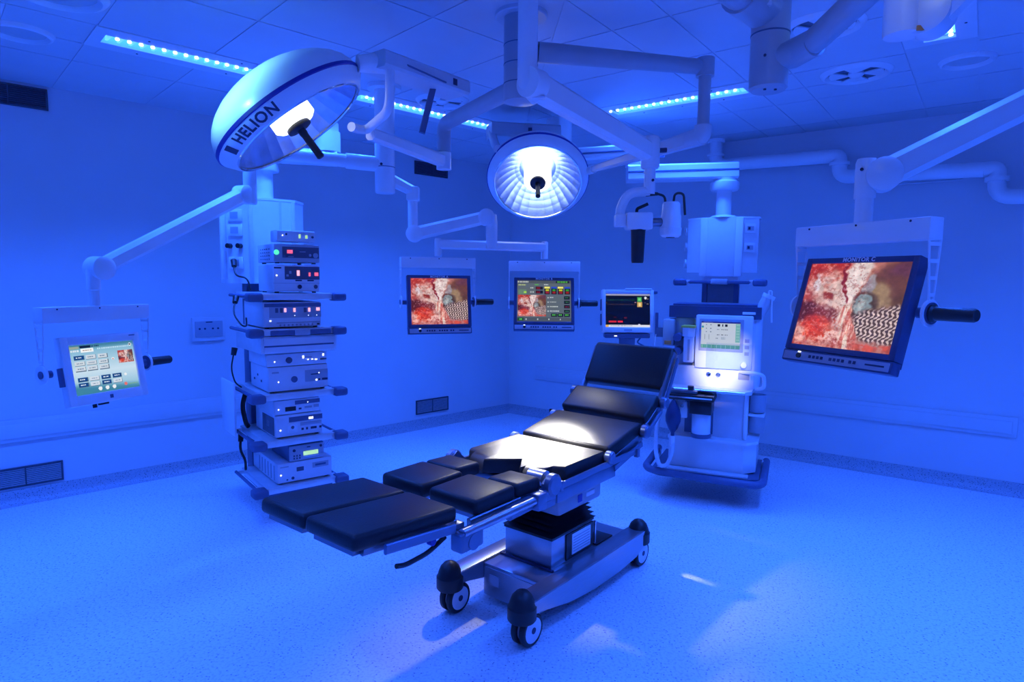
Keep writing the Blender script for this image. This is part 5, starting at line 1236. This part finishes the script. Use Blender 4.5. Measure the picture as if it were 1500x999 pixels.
# steel rails on both sides
def rail(pts, s, y=.293, h=.030):
    for a, b_ in zip(pts[:-1], pts[1:]):
        A = Vector((a[0], s * y, a[1])); B = Vector((b_[0], s * y, b_[1]))
        tb_('side_rail', MB().beam(A, B, .012, h, bev=.003), 'frame_blue_steel')
for s in (-1, 1):
    rail([(-.36, .680), (.34, .690)], s); rail([(.12, .645), (.40, .712)], s, .285, .03); rail([(.46, .752), (.62, .850)], s, .285, .025); rail([(.70, .900), (.835, 1.120)], s, .275, .025)
    tb_('seat_frame', MB().box(-.36, .14, s * .27 - .012, s * .27 + .012, .60, .675, .004), 'frame_blue_steel')
    tb_('back_frame', MB().beam((.10, s * .262, .665), (.43, s * .262, .745), .02, .05, bev=.004), 'steel_dark')
    tb_('upper_back_frame', MB().beam((.43, s * .262, .755), (.64, s * .262, .872), .02, .045, bev=.004), 'steel_dark')
    tb_('head_frame', MB().beam((.66, s * .255, .90), (.83, s * .255, 1.15), .02, .04, bev=.004), 'steel_dark')
    for x, z, r in ((-.413, .700, .048), (.06, .715, .032), (.425, .775, .036), (.64, .895, .032)):
        tb_('joint_disc', MB().lathe([(0, -.02), (r * .8, -.02), (r, -.012), (r, .012), (r * .8, .02), (0, .02)], (x, s * .292, z), (0, 1, 0), n=28), 'frame_blue_steel')
    for x, z in ((.33, .665), (-.36, .665)): tb_('rail_stop', MB().box(x - .012, x + .012, s * .296 - .012, s * .296 + .012, z - .005, z + .04, .003), 'frame_blue_steel')
    # leg section
    tb_('joint_plate', MB().prism([(-.47, .60), (-.38, .60), (-.36, .70), (-.41, .745), (-.46, .71)], -.008, .008, YZ(s * .275)), 'frame_blue_steel')
    ls = tb_('leg_arm', MB().beam((-.42, s * .285, .665), (-.70, s * .285, .655), .035, .055, bev=.008), 'frame_blue_steel')
    tb_('leg_tube', MB().tube([(-.56, s * .305, .672), (-.98, s * .305, .668)], .018, 14), 'steel', ls)
    tb_('leg_clamp', MB().box(-.56, -.50, s * .305 - .025, s * .305 + .025, .63, .70, .008), 'frame_blue_steel', ls)
    tb_('leg_motor', MB().box(-1.0, -.88, s * .292 - .03, s * .292 + .03, .60, .672, .012, 3), 'frame_blue_steel', ls)
    tb_('motor_cap', MB().cyl((-.935, s * .325, .63), (-.935, s * .30, .63), .03, n=22), 'frame_blue_steel', ls)
    tb_('calf_rail', MB().beam((-.60, s * .262, .675), (-.90, s * .262, .672), .02, .035, bev=.004), 'steel_dark', ls)
    tb_('foot_rail', MB().beam((-1.31, s * .288, .718), (-1.0, s * .288, .690), .014, .034, bev=.004), 'frame_blue_steel', ls)
    tb_('foot_frame', MB().beam((-1.37, s * .25, .722), (-.96, s * .25, .690), .018, .03, bev=.004), 'steel_dark', ls)
    tb_('rail_knob', MB().cyl((-1.10, s * .285, .672), (-1.10, s * .265, .672), .014, n=14), 'gasket_blue', ls, 'blue knob')
tb_('locking_lever', MB().tube([(.40, .275, .70), (.41, .31, .75), (.43, .32, .81)], .010, 10, .02), 'black_plastic')
tb_('release_lever', MB().tube([(-.98, -.22, .635), (-1.06, -.215, .600), (-1.16, -.21, .590), (-1.20, -.21, .600)], .009, 10, .03), 'black_plastic')
tb_('calf_link', MB().box(-.98, -.93, -.27, .27, .665, .69, .004), 'steel_dark')
tb_('mechanism_cover', MB().cyl((-.405, -.25, .715), (-.405, -.17, .715), .035, n=22), 'steel')
bpy.context.view_layer.update()
